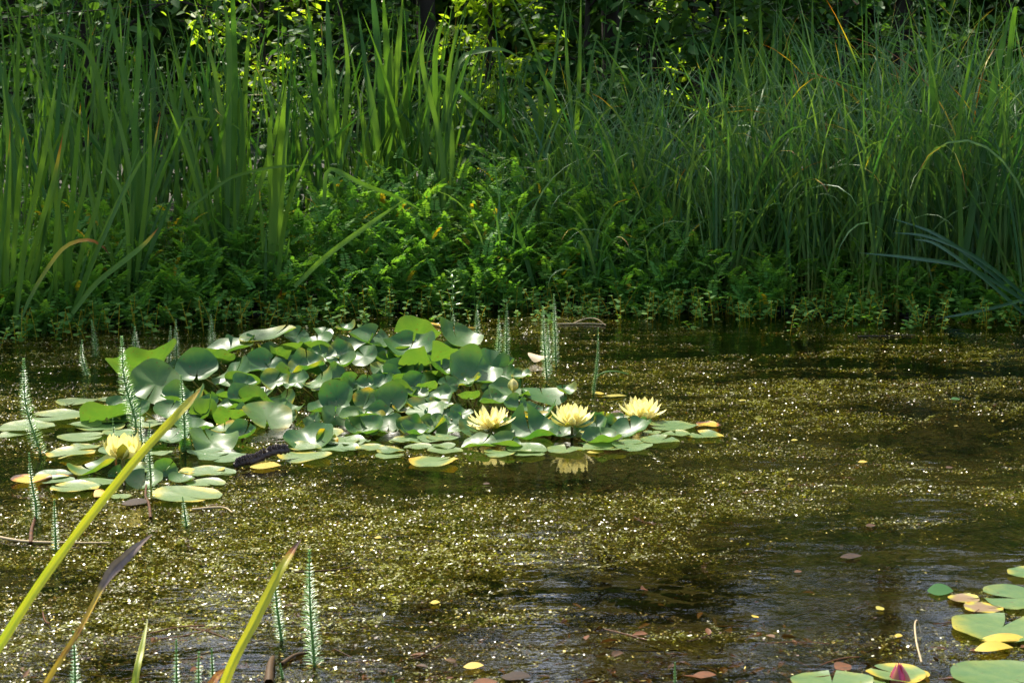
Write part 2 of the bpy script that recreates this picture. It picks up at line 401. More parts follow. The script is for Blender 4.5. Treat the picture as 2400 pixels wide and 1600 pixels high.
M['scrap'] = leaf_material('floating_scrap', (.12, .16, .03), (.30, .30, .08), 0.4, 0.3, 0.5)
M['litter'] = leaf_material('sodden_litter', (.04, .024, .010), (.085, .048, .018), 0.6, 0.1, 0.12, mottled=.4, scale=60, dry=[(0, (.10, .055, .02)), (.5, (.12, .045, .016)), (.8, (.05, .028, .013)), (1, (.025, .016, .01))])
def make_weed():
    mb = MB()
    N = 38000
    y = 2.7 + 5.65 * rng.random(N * 3) ** 1.15; x = rng.uniform(-1, 1, N * 3) * (0.34 * y + 0.9)
    keep = (rng.random(N * 3) < np.clip(weed_density(x, y) * 1.5 - .12, .04, 1) * np.clip((5.2 / y) ** 0.6, .5, 1)) & (land(x, y) < -0.03)
    x, y = x[keep], y[keep]; x, y = x[:19000], y[:19000]; n = len(x)
    dens = weed_density(x, y)
    K, Q = 18, 6                                           # whorls on a trailing stem, needles in each whorl
    L = rng.uniform(.07, .22, n); az = rng.normal(0, 1.0, n) + (rng.random(n) < .5) * np.pi
    bend = rng.normal(0, 1.3, n)
    t = np.linspace(0, 1, K)
    a = az[:, None] + bend[:, None] * t
    st = (L / K)[:, None]
    cx = x[:, None] + np.cumsum(np.cos(a) * st, 1); cy = y[:, None] + np.cumsum(np.sin(a) * st, 1)
    z0 = -0.004 - rng.exponential(0.012, n) - 0.07 * (dens < .36)
    cz = z0[:, None] + 0.008 * np.sin(t * np.pi)[None] * rng.random(n)[:, None] + 0.0015 * rng.standard_normal((n, K))
    c = np.stack([cx, cy, cz], -1)                                        # n,K,3
    dr = np.stack([np.cos(a), np.sin(a), 0 * a], -1)
    sd = np.stack([-np.sin(a), np.cos(a), 0 * a], -1); up = np.array([0, 0, 1.0])
    ph = rng.uniform(0, 6.28, (n, K, Q))
    out = np.cos(ph)[..., None] * sd[:, :, None] + np.sin(ph)[..., None] * up * .14 + dr[:, :, None] * rng.uniform(.2, .9, (n, K, Q))[..., None]
    out = norm(out)
    nl = (rng.uniform(.005, .013, (n, 1, 1)) * (1 - .5 * np.abs(t - .4))[None, :, None] * rng.uniform(.7, 1.2, (n, K, Q)))[..., None]
    wv = norm(np.cross(out, rng.standard_normal((n, K, Q, 3)) * .35 + up)) * rng.uniform(.0007, .0017, (n, 1, 1, 1))
    b = c[:, :, None].repeat(Q, 2)
    v = np.stack([b - wv * .5, b + out * nl * .5 - wv, b + out * nl, b + out * nl * .5 + wv], 3).reshape(-1, 3)
    q = np.arange(n * K * Q) * 4
    tint = np.clip(.05 + dens * .6 + rng.normal(0, .12, n), 0, 1)
    dry = np.where(rng.random(n) < .28 - .2 * dens, rng.uniform(.1, 1, n), 0)
    mb.add(v, np.stack([q, q + 1, q + 2, q + 3], -1), np.repeat(tint, K * Q * 4), np.repeat(dry, K * Q * 4))
    N = 1000000                                             # wet tips breaking the surface where the weed is thick
    y = rng.uniform(2.8, 8.3, N); x = rng.uniform(-1, 1, N) * (0.33 * y + .4)
    dn = weed_density(x, y)
    keep = (rng.random(N) < smooth(.24, .66, dn) * (.30 + .70 * smooth(.40, .58, fnoise(x * 12 + 7, y * 30 + 3, 3)))) & (land(x, y) < -.03)
    x, y, dn = x[keep], y[keep], dn[keep]; n = len(x)
    a = rng.uniform(0, 6.28, n); l = rng.uniform(.0025, .0085, n)
    d = np.stack([np.cos(a), np.sin(a), rng.normal(0, .22, n)], -1) * l[:, None]
    sd = norm(np.cross(d, rng.normal(0, .28, (n, 3)) + [0, 0, 1])) * (l * rng.uniform(.2, .45, n))[:, None]
    b = np.stack([x, y, rng.uniform(-.005, .002, n)], -1)
    q = np.arange(n) * 4
    mb.add(np.stack([b - d * .5, b + sd, b + d * .5, b - sd], 1).reshape(-1, 3), np.stack([q, q + 1, q + 2, q + 3], -1), np.repeat(np.clip(.05 + dn * .45 + .9 * (fnoise(x * 2.5 + 31, y * 6 + 4, 3) - .45) + rng.normal(0, .10, n), 0, 1), 4), np.repeat(np.where(rng.random(n) < .1, .5, 0), 4))
    tag(mb.build('drowned_pondweed', M['weed']), label='olive and brown feathery weed trailing just under the pond surface', cat='pondweed', kind='stuff')

    # scraps of weed and leaf floating on the surface, thickest along the far bank
    mb = MB(); N = 9000
    y = rng.uniform(2.9, 8.4, N); x = rng.uniform(-1, 1, N) * (0.32 * y + .5)
    s = -land(x, y)
    keep = (s > .01) & (rng.random(N) < np.where(s < .9, .75, .03 + .05 * (weed_density(x, y) > .5)) * np.where(y < 3.6, .6, 1))
    x, y = x[keep], y[keep]; n = len(x)
    a = rng.uniform(0, 6.28, n)
    d = np.stack([np.cos(a), np.sin(a), rng.normal(0, .12, n)], -1)
    nr = np.stack([rng.normal(0, .2, n), rng.normal(0, .2, n), np.ones(n)], -1)
    l = rng.uniform(.004, .014, n) * np.where(y < 5.5, .5, 1)
    leaflets(mb, np.stack([x, y, np.full(n, .002) + rng.random(n) * .003], -1), d, nr, l, l * rng.uniform(.3, .8, n), tint=rng.random(n), dry=np.where(rng.random(n) < .2, rng.random(n) * .6, 0))
    tag(mb.build('floating_scraps', M['scrap']), label='tiny pale green and yellow scraps floating on the water', cat='floating debris', kind='stuff')

    # brown leaf litter in the shallows along the bottom of the picture
    mb = MB(); N = 2600
    px = rng.uniform(-150, 2550, N); py = 1700 - rng.exponential(75, N)
    w = np.array([at_z(a, max(b, 1380)) for a, b in zip(px, py)])
    z = rng.uniform(-.03, .002, N)
    a = rng.uniform(0, 6.28, N)
    d = np.stack([np.cos(a), np.sin(a), rng.normal(0, .25, N)], -1)
    nr = np.stack([rng.normal(0, .4, N), rng.normal(0, .4, N), np.ones(N)], -1)
    l = rng.uniform(.010, .038, N)
    leaflets(mb, np.stack([w[:, 0], w[:, 1], z], -1), d, nr, l, l * rng.uniform(.25, .55, N), fold=.3, tint=rng.random(N), dry=rng.uniform(.0, 1, N), droop=.15)
    for k in range(80):
        q = at_z(rng.uniform(-50, 2450), rng.uniform(1420, 1640)); q[2] = rng.uniform(-.02, .003)
        aa = rng.normal(0, .7); ln = rng.uniform(.04, .2)
        tt = np.linspace(-.5, .5, 6)[:, None] * ln
        path = q + tt * np.array([math.cos(aa), math.sin(aa), .03]) + np.array([0, 1, .3]) * (tt ** 2) * rng.normal(0, 3)
        tube(mb, path, rng.uniform(.0006, .0018), 4, rng.random(), rng.uniform(0, .9))
    tag(mb.build('leaf_litter', M['litter']), label='brown sodden leaves and twigs in the shallows at the near edge', cat='leaf litter', kind='stuff')
make_weed()

# ------------------------------------------------------------------ trees and shrubs beyond the bank
def make_tree(name, label, x, y, height, crown_low, rad, leaf, nleaf, mat, trunk_r, cat='tree', group=None, lean=0.0, nlimb=9, seed=0, tintb=(0, 1), gappy=.55):
    r = np.random.default_rng(seed + 100)
    z0 = float(ground_z(np.array([x]), np.array([y]))[0]) - .05
    root = thing(name, label, cat, (x, y, z0), group)
    wood, base = MB(), np.array([0, 0, 0.0])
    hh = np.linspace(0, 1, 8)
    trunk = np.stack([lean * hh * height + .12 * trunk_r * 4 * np.sin(hh * 5 + seed), .1 * np.sin(hh * 4 + seed * 2), hh * height * .92], -1)
    tube(wood, trunk, trunk_r * (1 - .85 * hh) + .004, 9, 0.5)
    pts = []
    for k in range(nlimb):
        t = crown_low / height + (0.97 - crown_low / height) * (k + r.random()) / nlimb
        p0 = np.array([np.interp(t, hh, trunk[:, i]) for i in range(3)])
        a = k * 2.4 + r.random(); tt = (t - crown_low / height) / (1 - crown_low / height)
        ln = rad * (0.55 + .6 * math.sin(math.pi * min(1, .25 + .75 * tt) * .95)) * r.uniform(.75, 1.15)
        e = p0 + np.array([math.cos(a) * ln, math.sin(a) * ln, ln * r.uniform(.05, .5)])
        mid = (p0 + e) / 2 + np.array([0, 0, .12 * ln]) + r.normal(0, .06 * ln, 3)
        path = catmull([p0, mid, e], 7)
        tube(wood, path, np.linspace(trunk_r * .38 * (1 - .6 * tt), .004, 7), 6, .5)
        for q in range(5):
            s = r.uniform(.25, 1); i = int(s * 6)
            b0 = path[i]; off = r.normal(0, 1, 3) * np.array([1, 1, .55]) * ln * .38
            e2 = b0 + off
            tube(wood, catmull([b0, (b0 + e2) / 2 + r.normal(0, .04 * ln, 3), e2], 4), np.linspace(trunk_r * .12, .002, 4), 4, .5)
            for c in np.linspace(.35, 1, 3):
                pts.append(b0 + off * c)
    wood.build('trunk', M['bark'], root)
    pts = np.array(pts); pts = pts[r.random(len(pts)) < .35 + gappy]
    c = pts[r.integers(0, len(pts), nleaf)] + r.normal(0, 1, (nleaf, 3)) * rad * np.array([.11, .11, .08])
    if height > 3:                                         # ragged holes through the crown where the sky shows
        c = c[fnoise((x + c[:, 0]) * 1.15 + 50, c[:, 2] * 1.6 + seed * .1, 2) > .30]; nleaf = len(c)
    c[:, 2] = np.maximum(c[:, 2], .05)
    a = r.uniform(0, 6.28, nleaf)
    d = np.stack([np.cos(a), np.sin(a), r.normal(-.35, .45, nleaf)], -1)
    nr = np.stack([r.normal(0, .5, nleaf), r.normal(0, .5, nleaf), np.ones(nleaf)], -1)
    l = leaf * r.uniform(.55, 1.25, nleaf)
    clump = fnoise(c[:, 0] * 1.5 + seed, c[:, 2] * 1.5 + c[:, 1], 2)
    cr = MB(); leaflets(cr, c, d, nr, l, l * .55, tint=np.clip(tintb[0] + (tintb[1] - tintb[0]) * (clump * .7 + r.random(nleaf) * .3), 0, 1), droop=.12)
    cr.build('crown', mat, root)
    return root

# shading row close behind the reeds: crowns start above the frame, trunks show as dark gaps
near = [(-3.5, 10.6, 5.4, 1.75, 1.9, 'slim dark trunk behind the irises under the hanging broad leaves'),
        (-0.52, 11.6, 5.6, 1.9, 1.8, 'dark trunk behind the tall iris fan, beside the bright sunlit gap'),
        (0.62, 12.0, 5.2, 1.9, 1.6, 'thick dark trunk between the sunlit bush and the willow-leaved shrub'),
        (2.3, 11.2, 5.6, 1.8, 1.9, 'dark trunk in the shade behind the tall sedge'),
        (4.4, 10.9, 5.4, 1.6, 1.9, 'shady tree beyond the sedge bed past the picture edge'),
        (-5.8, 10.3, 5.2, 1.5, 1.9, 'shady tree beyond the irises past the picture edge')]
for k, (x, y, h, cl, rd, lab) in enumerate(near):
    make_tree('overhanging_tree', lab, x, y, h, cl, rd, .095, 9500, M['tree'], .065, group='trees overhanging the far bank', seed=k * 7 + 1, nlimb=10)
far = [(-9.5, 19, 5.4), (-6.4, 20.5, 5.6), (-3.6, 18.8, 4.4), (-1.2, 21, 5.2), (1.4, 19.4, 4.3), (3.9, 20.8, 5.4), (6.6, 19, 4.6), (9.6, 20.4, 5.6)]
for k, (x, y, h) in enumerate(far):
    make_tree('woodland_tree', 'leafy green tree closing the view deep behind the bank, %s' % ('beyond the irises' if x < 0 else 'beyond the sedge'), x, y, h, .25, 2.7, .21, 9500, M['tree'], .13,
              group='woodland trees beyond the irises' if x < 0 else 'woodland trees beyond the sedge', seed=k * 5 + 60, nlimb=13, gappy=.65)
mb = MB(); n = 27000
wx = rng.uniform(-16, 16, n); wy = rng.uniform(24, 29, n)
wz = rng.random(n) ** .8 * (4.5 + 2.4 * fnoise(wx * .35, wy * .1, 3))
wy[16000:] -= 1.5; wz[16000:] *= .55
a = rng.uniform(0, 6.28, n)
leaflets(mb, np.stack([wx, wy, wz], -1), np.stack([np.cos(a), np.sin(a), rng.normal(-.3, .5, n)], -1), rng.normal(0, .6, (n, 3)) + [0, -.3, .8], rng.uniform(.3, .55, n), rng.uniform(.2, .34, n), tint=fnoise(wx, wz, 2))
tag(mb.build('far_wood_foliage', M['tree']), label='dark mass of woodland leaves closing the view', cat='woodland', kind='stuff')
# shrubs that show in the top of the picture
make_tree('broad_leaf_shrub', 'dark shrub of hanging oval leaves behind the irises in the upper corner', -2.25, 10.1, 1.75, .25, .75, .085, 1700, M['nettle'], .03, 'shrub', seed=201, nlimb=12)
make_tree('broad_leaf_shrub', 'dark leafy shrub between the oval-leaved corner shrub and the sunlit bush', -.98, 11.0, 1.75, .3, .38, .07, 700, M['nettle'], .03, 'shrub', seed=207, nlimb=9)
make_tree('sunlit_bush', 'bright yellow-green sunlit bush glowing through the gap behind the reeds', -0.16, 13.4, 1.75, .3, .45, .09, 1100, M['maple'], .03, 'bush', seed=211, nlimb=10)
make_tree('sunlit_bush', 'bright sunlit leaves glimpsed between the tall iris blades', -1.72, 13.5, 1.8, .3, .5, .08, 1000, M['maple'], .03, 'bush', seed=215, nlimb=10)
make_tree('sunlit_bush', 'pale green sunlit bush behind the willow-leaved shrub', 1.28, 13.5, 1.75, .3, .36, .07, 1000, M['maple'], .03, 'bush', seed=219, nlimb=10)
make_tree('willow_shrub', 'shrub with narrow drooping willow leaves behind the sedge', 1.15, 10.9, 1.55, .35, .5, .10, 1100, M['nettle'], .02, 'shrub', seed=223, nlimb=10)
make_tree('willow_shrub', 'small dark-leaved shrub in the upper corner behind the tallest sedge', 2.75, 10.6, 1.7, .3, .6, .08, 1100, M['nettle'], .02, 'shrub', seed=229, nlimb=10)

for k, (x, y, h, rd, lab) in enumerate([(-.80, 11.3, 1.75, .36, 'dark leafy shrub added to deepen the shade beside the bright gap, behind the wide iris fan'), (.46, 11.5, 1.7, .40, 'dark shrub added to darken the gap between the bright bush and the willow leaves'),
                                       (1.95, 11.2, 1.8, .55, 'dark shrub added to deepen the shade behind the straight iris blades'), (-2.9, 11.2, 1.9, .6, 'added dark shrub behind the hanging oval leaves in the upper corner'), (3.4, 11.0, 1.9, .6, 'added dark shrub behind the sedge at the picture edge')]):
    make_tree('broad_leaf_shrub', lab, x, y, h, .15, rd, .075, 2600, M['nettle'], .03, 'shrub', seed=240 + 7 * k, nlimb=11, tintb=(0, .4))  # shrubs added to darken the background, shade also put into their low tint

# nettles and other broad-leaved herbs behind the reeds
mb = MB(); n = 300
hx = rng.uniform(-3.3, 3.3, n); hy = rng.uniform(9.2, 10.8, n); hh = rng.uniform(.45, .85, n) + .3 * (fnoise(hx, hy, 2) - .4) + .15 * (hy - 9.5)
hz = ground_z(hx, hy)
for k in range(n):
    m_ = 11
    t = np.linspace(.15, 1, m_)
    p = np.stack([hx[k] + .05 * np.sin(t * 2 + k), hy[k] + 0 * t, hz[k] + t * hh[k]], -1)
    tube(mb, np.vstack([[hx[k], hy[k], hz[k] - .02], p[::4]]), .003, 4, .5)
    for q in range(2):
        a = np.arange(m_) * 1.57 + q * np.pi + k
        d = np.stack([np.cos(a), np.sin(a), rng.normal(-.15, .25, m_)], -1)
        nr = np.stack([rng.normal(0, .3, m_), rng.normal(-.2, .3, m_), np.ones(m_)], -1)
        l = .085 * (1.15 - .6 * t) * rng.uniform(.8, 1.2, m_)
        leaflets(mb, p, d, nr, l, l * .62, tint=rng.random() * .5 + rng.random(m_) * .5, droop=.2)
tag(mb.build('undergrowth', M['nettle']), label='broad-leaved nettles and herbs massed behind the reeds', cat='undergrowth', kind='stuff')

# pinnate cress: ladder-like fronds massed along the waterline
mb = MB(); n = 1350
cx = rng.uniform(-2.9, 3.0, n); back = np.abs(rng.normal(0, .42, n)) + rng.uniform(-.16, .08, n)
cy = shore_y(cx) + back
tall = np.interp(cx, [-2.9, -1.9, -1.2, .2, .8, 1.4, 2, 3], [.22, .26, .37, .42, .38, .28, .22, .16]) * rng.uniform(.45, 1.1, n) * (.55 + .45 * smooth(-.05, .35, back)) + .10 * back
cz = ground_z(cx, cy)
NP = 8
for k in range(n):
    nf = 7
    hz_ = np.linspace(.15, 1, nf) * tall[k]
    tip = np.array([cx[k] + rng.normal(0, .03), cy[k] + rng.normal(-.02, .03), cz[k] + tall[k]])
    tube(mb, [[cx[k], cy[k], cz[k] - .05], [cx[k], cy[k], cz[k] + tall[k] * .5], tip], .002, 4, .6)
    ti = rng.random()
    for q in range(nf):
        a = q * 2.4 + k; fl = rng.uniform(.09, .16) * (1.1 - .45 * q / nf)
        el = rng.uniform(.5, 1.2) + .3 * q / nf
        s = np.linspace(.2, 1, NP)
        e = el - s * .7
        dirf = np.stack([np.cos(a) * np.cos(e), np.sin(a) * np.cos(e), np.sin(e)], -1)
        w = hz_[q] / tall[k]
        p0 = np.array([cx[k] * (1 - w) + tip[0] * w, cy[k] * (1 - w) + tip[1] * w, cz[k] + hz_[q]])
        p = p0 + np.cumsum(dirf, 0) * fl / NP
        side = np.array([-math.sin(a), math.cos(a), 0])
        ll = .030 * (1.05 - .4 * s) * rng.uniform(.85, 1.15)
        nr = np.cross(side, dirf) + rng.normal(0, .25, (NP, 3))
        nr[nr[:, 2] < 0] *= -1
        for sg in (1, -1):
            leaflets(mb, p, side * sg + dirf * .35 + rng.normal(0, .1, (NP, 3)), nr, ll, ll * .5, tint=np.clip(ti * .6 + rng.random(NP) * .4, 0, 1), dry=(rng.random() < .015) * .4, droop=.2)
        leaflets(mb, p[-1:], dirf[-1:], nr[-1:], ll[:1] * 1.1, ll[:1] * .6, tint=ti)
tag(mb.build('cress_ground_cover', M['cress']), label='dense green cress with ladder-like fronds along the far waterline', cat='ground cover', kind='stuff')

# low round-leaved creeping plants right at the water's edge
mb = MB(); n = 800
cx = rng.uniform(-2.9, 3, n); cy = shore_y(cx) + rng.normal(-.07, .13, n) - .3 * (rng.random(n) < .18); h = rng.uniform(.02, .13, n)
for k in range(n):
    z0 = max(float(ground_z(cx[k:k + 1], cy[k:k + 1])[0]), 0)
    m_ = 8; t = np.linspace(.1, 1, m_)
    p = np.stack([cx[k] + rng.normal(0, .03) * t, cy[k] + rng.normal(0, .02) * t, z0 + t * h[k]], -1)
    a = np.arange(m_) * 2.6 + k
    d = np.stack([np.cos(a), np.sin(a), rng.normal(.1, .2, m_)], -1)
    nr = np.stack([rng.normal(0, .3, m_), rng.normal(-.3, .3, m_), np.ones(m_)], -1)
    leaflets(mb, p, d, nr, rng.uniform(.018, .034), rng.uniform(.012, .024), tint=rng.random(m_))
    tube(mb, np.vstack([[cx[k], cy[k], -.03], p[[3, 7]]]), .0013, 4, .6, .3)
tag(mb.build('creeping_ground_cover', M['creep']), label='low round-leaved creeping plants rooted in the waterline', cat='ground cover', kind='stuff')

# ------------------------------------------------------------------ irises, sedges
def traced_leaf(mb, pts, w_px, Y, tint=None, dead=0.0, face=None, fold=.3, n=16, root=None, yl=None, base_dry=0.0):
    """One blade through points of the photograph, standing at depth Y (its tip may lean yl nearer or farther)."""
    p2 = catmull(pts, n); t = np.linspace(0, 1, n)
    yl = rng.normal(0, .10) if yl is None else yl
    p = np.array([at_depth(a, b, Y + yl * tt ** 1.5 + .02 * math.sin(5 * tt + a * .01)) for (a, b), tt in zip(p2, t)])
    if root is not None:
        p = np.vstack([[root], p]); t = np.concatenate([[0], t * .97 + .03])
    d = norm(np.gradient(p, axis=0))
    view = norm(p - np.array([0, 0, CAM_H]))
    acr = norm(np.cross(d, view)); dep = norm(np.cross(acr, d))
    face = rng.uniform(-.6, .6) if face is None else face
    fc = face + .25 * np.sin(t * 4 + face * 9)
    wd = np.cos(fc)[:, None] * acr + np.sin(fc)[:, None] * dep
    prof = np.where(t < .55, .8 + .2 * np.minimum(1, t / .2), np.maximum(.03, 1 - ((t - .55) / .45) ** 1.7))
    w = w_px * .74 * Y / F * prof / np.cos(np.minimum(np.abs(fc), .8)) * 1.08
    tint = rng.random() if tint is None else tint
    dry = smooth(1 - dead, 1.0, t) * (.0 if dead == 0 else 1)
    dry = np.maximum(dry, base_dry)
    ribbon(mb, p, w, wd, fold, tint + .15 * np.sin(t * 3), dry)

def iris_from_photo(label, base_px, back, leaves, extra=0, group=None, ext=(.9, .06, 1.0), parts=True):
    """A clump whose leaves follow the photograph; base_px is where it stands, back how far behind the waterline."""
    y0 = float(shore_y(np.array([(base_px[0] - 1200) / F * 8.0]))[0])
    Y = y0 + back; X = (base_px[0] - 1200) / F * Y / cP
    z = float(ground_z(np.array([X]), np.array([Y]))[0])
    if len(leaves) == 1 and not extra:
        pts, w, kw = leaves[0]
        mb = MB(); traced_leaf(mb, pts, w, Y, **kw)
        return tag(mb.build('iris_leaf', M['iris'], loc=(X, Y, z)), label, 'iris leaf')
    root = thing('iris_clump', label, 'iris', (X, Y, z), group)
    inv = -np.array([X, Y, z])
    for L in leaves:
        pts, w = L[0], L[1]; kw = L[2] if len(L) > 2 else {}
        mb = MB(); traced_leaf(mb, pts, w, Y + rng.normal(0, .05), **kw)
        mb_shift(mb.build('leaf', M['iris'], root), inv)
    if extra:
        mb = MB(); a = rng.uniform(0, 6.28, extra)
        b = np.stack([X + rng.normal(0, ext[1], extra), Y + rng.normal(.03, .07, extra), np.full(extra, z - .03)], -1)
        blades(mb, b, a, rng.uniform(.0, .32, extra), rng.uniform(.0, .5, extra), rng.uniform(.45, 1.0, extra) * ext[0], rng.uniform(.012, .024, extra), rng.uniform(-1.5, 1.5, extra) , 2.5,
               dead=np.where(rng.random(extra) < .25, rng.uniform(.05, .25, extra), 0))
        o = mb.build('leaves', M['iris'], root); mb_shift(o, inv)
    return root
def mb_shift(o, d):
    """Express a mesh built in world space in its thing's own space."""
    o.data.transform(Matrix.Translation([float(c) for c in d]))

g = 'irises traced along the bank'
iris_from_photo('bright green iris clump at the picture edge, nearest the water, leaning blades', (20, 775), .0, [
    ([(12, 780), (15, 560), (18, 350), (5, 172)], 17, dict(tint=.9)), ([(22, 780), (35, 560), (45, 420), (55, 320)], 15, dict(dead=.05, tint=.8)),
    ([(30, 775), (60, 560), (110, 330), (138, 145)], 16, dict(tint=1.)), ([(5, 780), (8, 600), (2, 450), (-6, 380)], 13), ([(40, 765), (75, 600), (125, 430), (148, 312)], 15, dict(dead=.3, tint=.8)),
    ([(48, 770), (100, 560), (150, 330), (187, 150)], 16, dict(tint=.7)), ([(-10, 780), (0, 600), (12, 480), (25, 290)], 12, dict(dead=.15)), ([(55, 765), (85, 650), (105, 540), (112, 440)], 10),
    ([(20, 770), (12, 800), (35, 795), (55, 808)], 8, dict(tint=1., dead=.3)), ([(35, 765), (52, 640), (60, 560), (80, 470)], 11)], 6, ext=(.55, .04))
iris_from_photo('iris clump with one red-tipped blade, second from the picture edge', (140, 765), .02, [
    ([(140, 765), (138, 560), (125, 400), (108, 275)], 16, dict(tint=.8)), ([(150, 760), (165, 520), (180, 330), (189, 240)], 14, dict(dead=.12)), ([(148, 765), (170, 560), (200, 430), (208, 290)], 13, dict(dead=.1)),
    ([(155, 760), (190, 600), (235, 450), (268, 210)], 14), ([(160, 765), (230, 580), (290, 450), (350, 345)], 16, dict(tint=1.)), ([(135, 760), (130, 600), (140, 470), (165, 390)], 12),
    ([(165, 750), (205, 640), (260, 520), (330, 345)], 12, dict(tint=.3)), ([(142, 765), (150, 650), (150, 560), (130, 420)], 11)], 7, ext=(.6, .045))
iris_from_photo('withered orange-brown iris leaf arching over in front of the iris clumps', (50, 775), -.12, [([(42, 765), (75, 690), (115, 625), (155, 578), (205, 563), (240, 578), (258, 600)], 11, dict(dead=.95, tint=.6))])
iris_from_photo('long iris leaf with an orange-brown tip crossing low between the iris clumps', (165, 745), -.15, [([(170, 735), (225, 665), (290, 612), (340, 570), (372, 533)], 15, dict(dead=.35, tint=.9, face=.2))])
iris_from_photo('dark green iris clump standing in the cress beyond the short round-leaved plants', (305, 720), .12, [
    ([(305, 735), (315, 600), (345, 480), (385, 370), (425, 250)], 15, dict(tint=.2)), ([(300, 735), (330, 560), (375, 420), (455, 228)], 12, dict(tint=.3)), ([(310, 725), (335, 520), (350, 380), (353, 215)], 13),
    ([(300, 735), (325, 450), (305, 250), (262, 40), (255, -30)], 16, dict(tint=.2)), ([(298, 730), (310, 480), (290, 330), (255, 220)], 14), ([(280, 520), (245, 250), (205, 120), (150, 88), (80, 78)], 15, dict(tint=.4, face=.1)),
    ([(310, 725), (340, 620), (380, 520), (415, 440)], 13, dict(tint=.1)), ([(300, 725), (300, 560), (280, 440), (225, 370)], 12), ([(295, 720), (250, 560), (215, 470), (205, 370)], 13), ([(310, 600), (315, 300), (325, 100), (322, 15)], 15, dict(tint=.15))], 10, ext=(.95, .06))
iris_from_photo('tall upright iris fan reaching past the top of the picture, beside the broad iris', (540, 660), .22, [
    ([(540, 660), (545, 400), (550, 200), (545, 0), (545, -60)], 17), ([(530, 660), (520, 400), (490, 250), (462, 95)], 14), ([(545, 650), (565, 400), (575, 200), (590, -30)], 16, dict(tint=.8)),
    ([(550, 650), (575, 420), (560, 260), (575, 216), (600, 225)], 12, dict(tint=.5, face=.1)), ([(525, 650), (500, 400), (440, 220), (395, 98)], 15, dict(tint=.6)), ([(550, 660), (600, 470), (640, 330), (668, 185)], 14),
    ([(535, 660), (530, 420), (510, 200), (450, -20)], 15), ([(520, 650), (470, 430), (405, 240), (388, 100)], 14), ([(545, 650), (556, 450), (568, 330), (560, 140)], 14), ([(530, 655), (535, 300), (535, 100), (520, -30)], 16),
    ([(525, 640), (450, 330), (440, 300), (440, 278), (500, 282), (560, 300), (610, 365)], 8, dict(tint=.9))], 9, ext=(1.1, .06))
iris_from_photo('broad pale green iris rising straight from the waterline beyond the lily clump', (632, 735), .03, [
    ([(630, 738), (640, 560), (650, 400), (660, 300), (672, 185)], 24, dict(tint=.9, face=.1)), ([(640, 735), (655, 560), (662, 400), (682, 255)], 18, dict(tint=.8)), ([(645, 720), (672, 500), (735, 325)], 13, dict(tint=.7)),
    ([(630, 735), (636, 500), (632, 330), (642, 225)], 16, dict(tint=.6)), ([(622, 735), (618, 600), (612, 520), (608, 440)], 11, dict(dead=.12)), ([(640, 738), (650, 700), (658, 690), (660, 672)], 8, dict(dead=.9))], 3, ext=(.5, .03))
iris_from_photo('dense dark iris fan of wide upright blades in the middle of the bank', (905, 505), .95, [
    ([(900, 480), (895, 250), (880, 50), (868, -40)], 21), ([(910, 480), (910, 200), (897, -30)], 23, dict(tint=.4)), ([(915, 480), (925, 200), (945, -20)], 20), ([(905, 480), (882, 300), (858, 150)], 18), ([(920, 480), (950, 250), (987, 80)], 18),
    ([(900, 480), (870, 250), (838, 20)], 18), ([(915, 480), (940, 330), (962, 200)], 17, dict(tint=.9)), ([(895, 480), (860, 340), (848, 250)], 15), ([(908, 480), (918, 300), (920, 90)], 20)], 14, ext=(1.15, .07))
iris_from_photo('iris blades in the shade between the broad iris and the dark wide fan', (775, 540), .7, [
    ([(772, 560), (778, 300), (770, 80), (765, -20)], 18, dict(tint=.2)), ([(760, 560), (745, 330), (735, 130), (715, -30)], 15), ([(780, 560), (800, 350), (815, 170), (800, 20)], 15), ([(765, 560), (720, 400), (705, 250), (660, 120)], 14), ([(770, 560), (790, 420), (840, 250)], 14)], 10, ext=(1.1, .09))
iris_from_photo('loose iris clump ahead of the flowering umbels, leaves leaning apart', (1045, 560), .6, [
    ([(1045, 570), (1030, 380), (1020, 140), (1048, 15)], 17), ([(1050, 570), (1060, 350), (1050, 200), (1075, 40)], 15), ([(1040, 570), (1010, 400), (965, 250)], 15), ([(1050, 560), (1080, 420), (1130, 320)], 14),
    ([(1045, 560), (1050, 300), (1075, 150), (1130, 121), (1180, 118), (1225, 140)], 14, dict(tint=.5)), ([(1040, 570), (1035, 350), (990, 150), (1000, 60)], 15)], 8, ext=(1., .09))
iris_from_photo('blue-green iris blades leaning outward beside the umbel flowers', (1285, 560), .65, [
    ([(1285, 560), (1280, 420), (1250, 250), (1205, 200)], 18, dict(tint=.2)), ([(1290, 560), (1270, 380), (1265, 230), (1248, 205)], 16), ([(1300, 560), (1310, 380), (1290, 220), (1255, 150)], 15, dict(tint=.6)),
    ([(1300, 560), (1340, 380), (1400, 220), (1425, 185)], 13), ([(1295, 560), (1320, 420), (1320, 330), (1370, 322), (1435, 325)], 10, dict(tint=.9)), ([(1310, 560), (1305, 450), (1312, 400), (1310, 370)], 10)], 8, ext=(.9, .09))
iris_from_photo('single pale iris leaf fallen slantwise across the cress', (690, 680), -.22, [([(690, 672), (760, 605), (860, 530), (960, 460)], 15, dict(tint=1., face=0, yl=.05))])
iris_from_photo('bent-over iris leaf slanting down across the middle of the cress', (770, 480), -.05, [([(760, 480), (772, 398), (850, 432), (930, 462), (1005, 502)], 13, dict(tint=.5, face=.2))])
iris_from_photo('long bluish iris leaf arching over toward the sedge from the tall fan', (1000, 560), .75, [([(985, 560), (1000, 330), (1015, 180), (1090, 225), (1195, 320), (1255, 372)], 14, dict(tint=.2, face=.1))])
iris_from_photo('horizontal pale leaf lying over the cress between the iris clumps', (560, 500), .1, [([(430, 500), (520, 430), (560, 410), (640, 392), (730, 386)], 9, dict(tint=1.))])
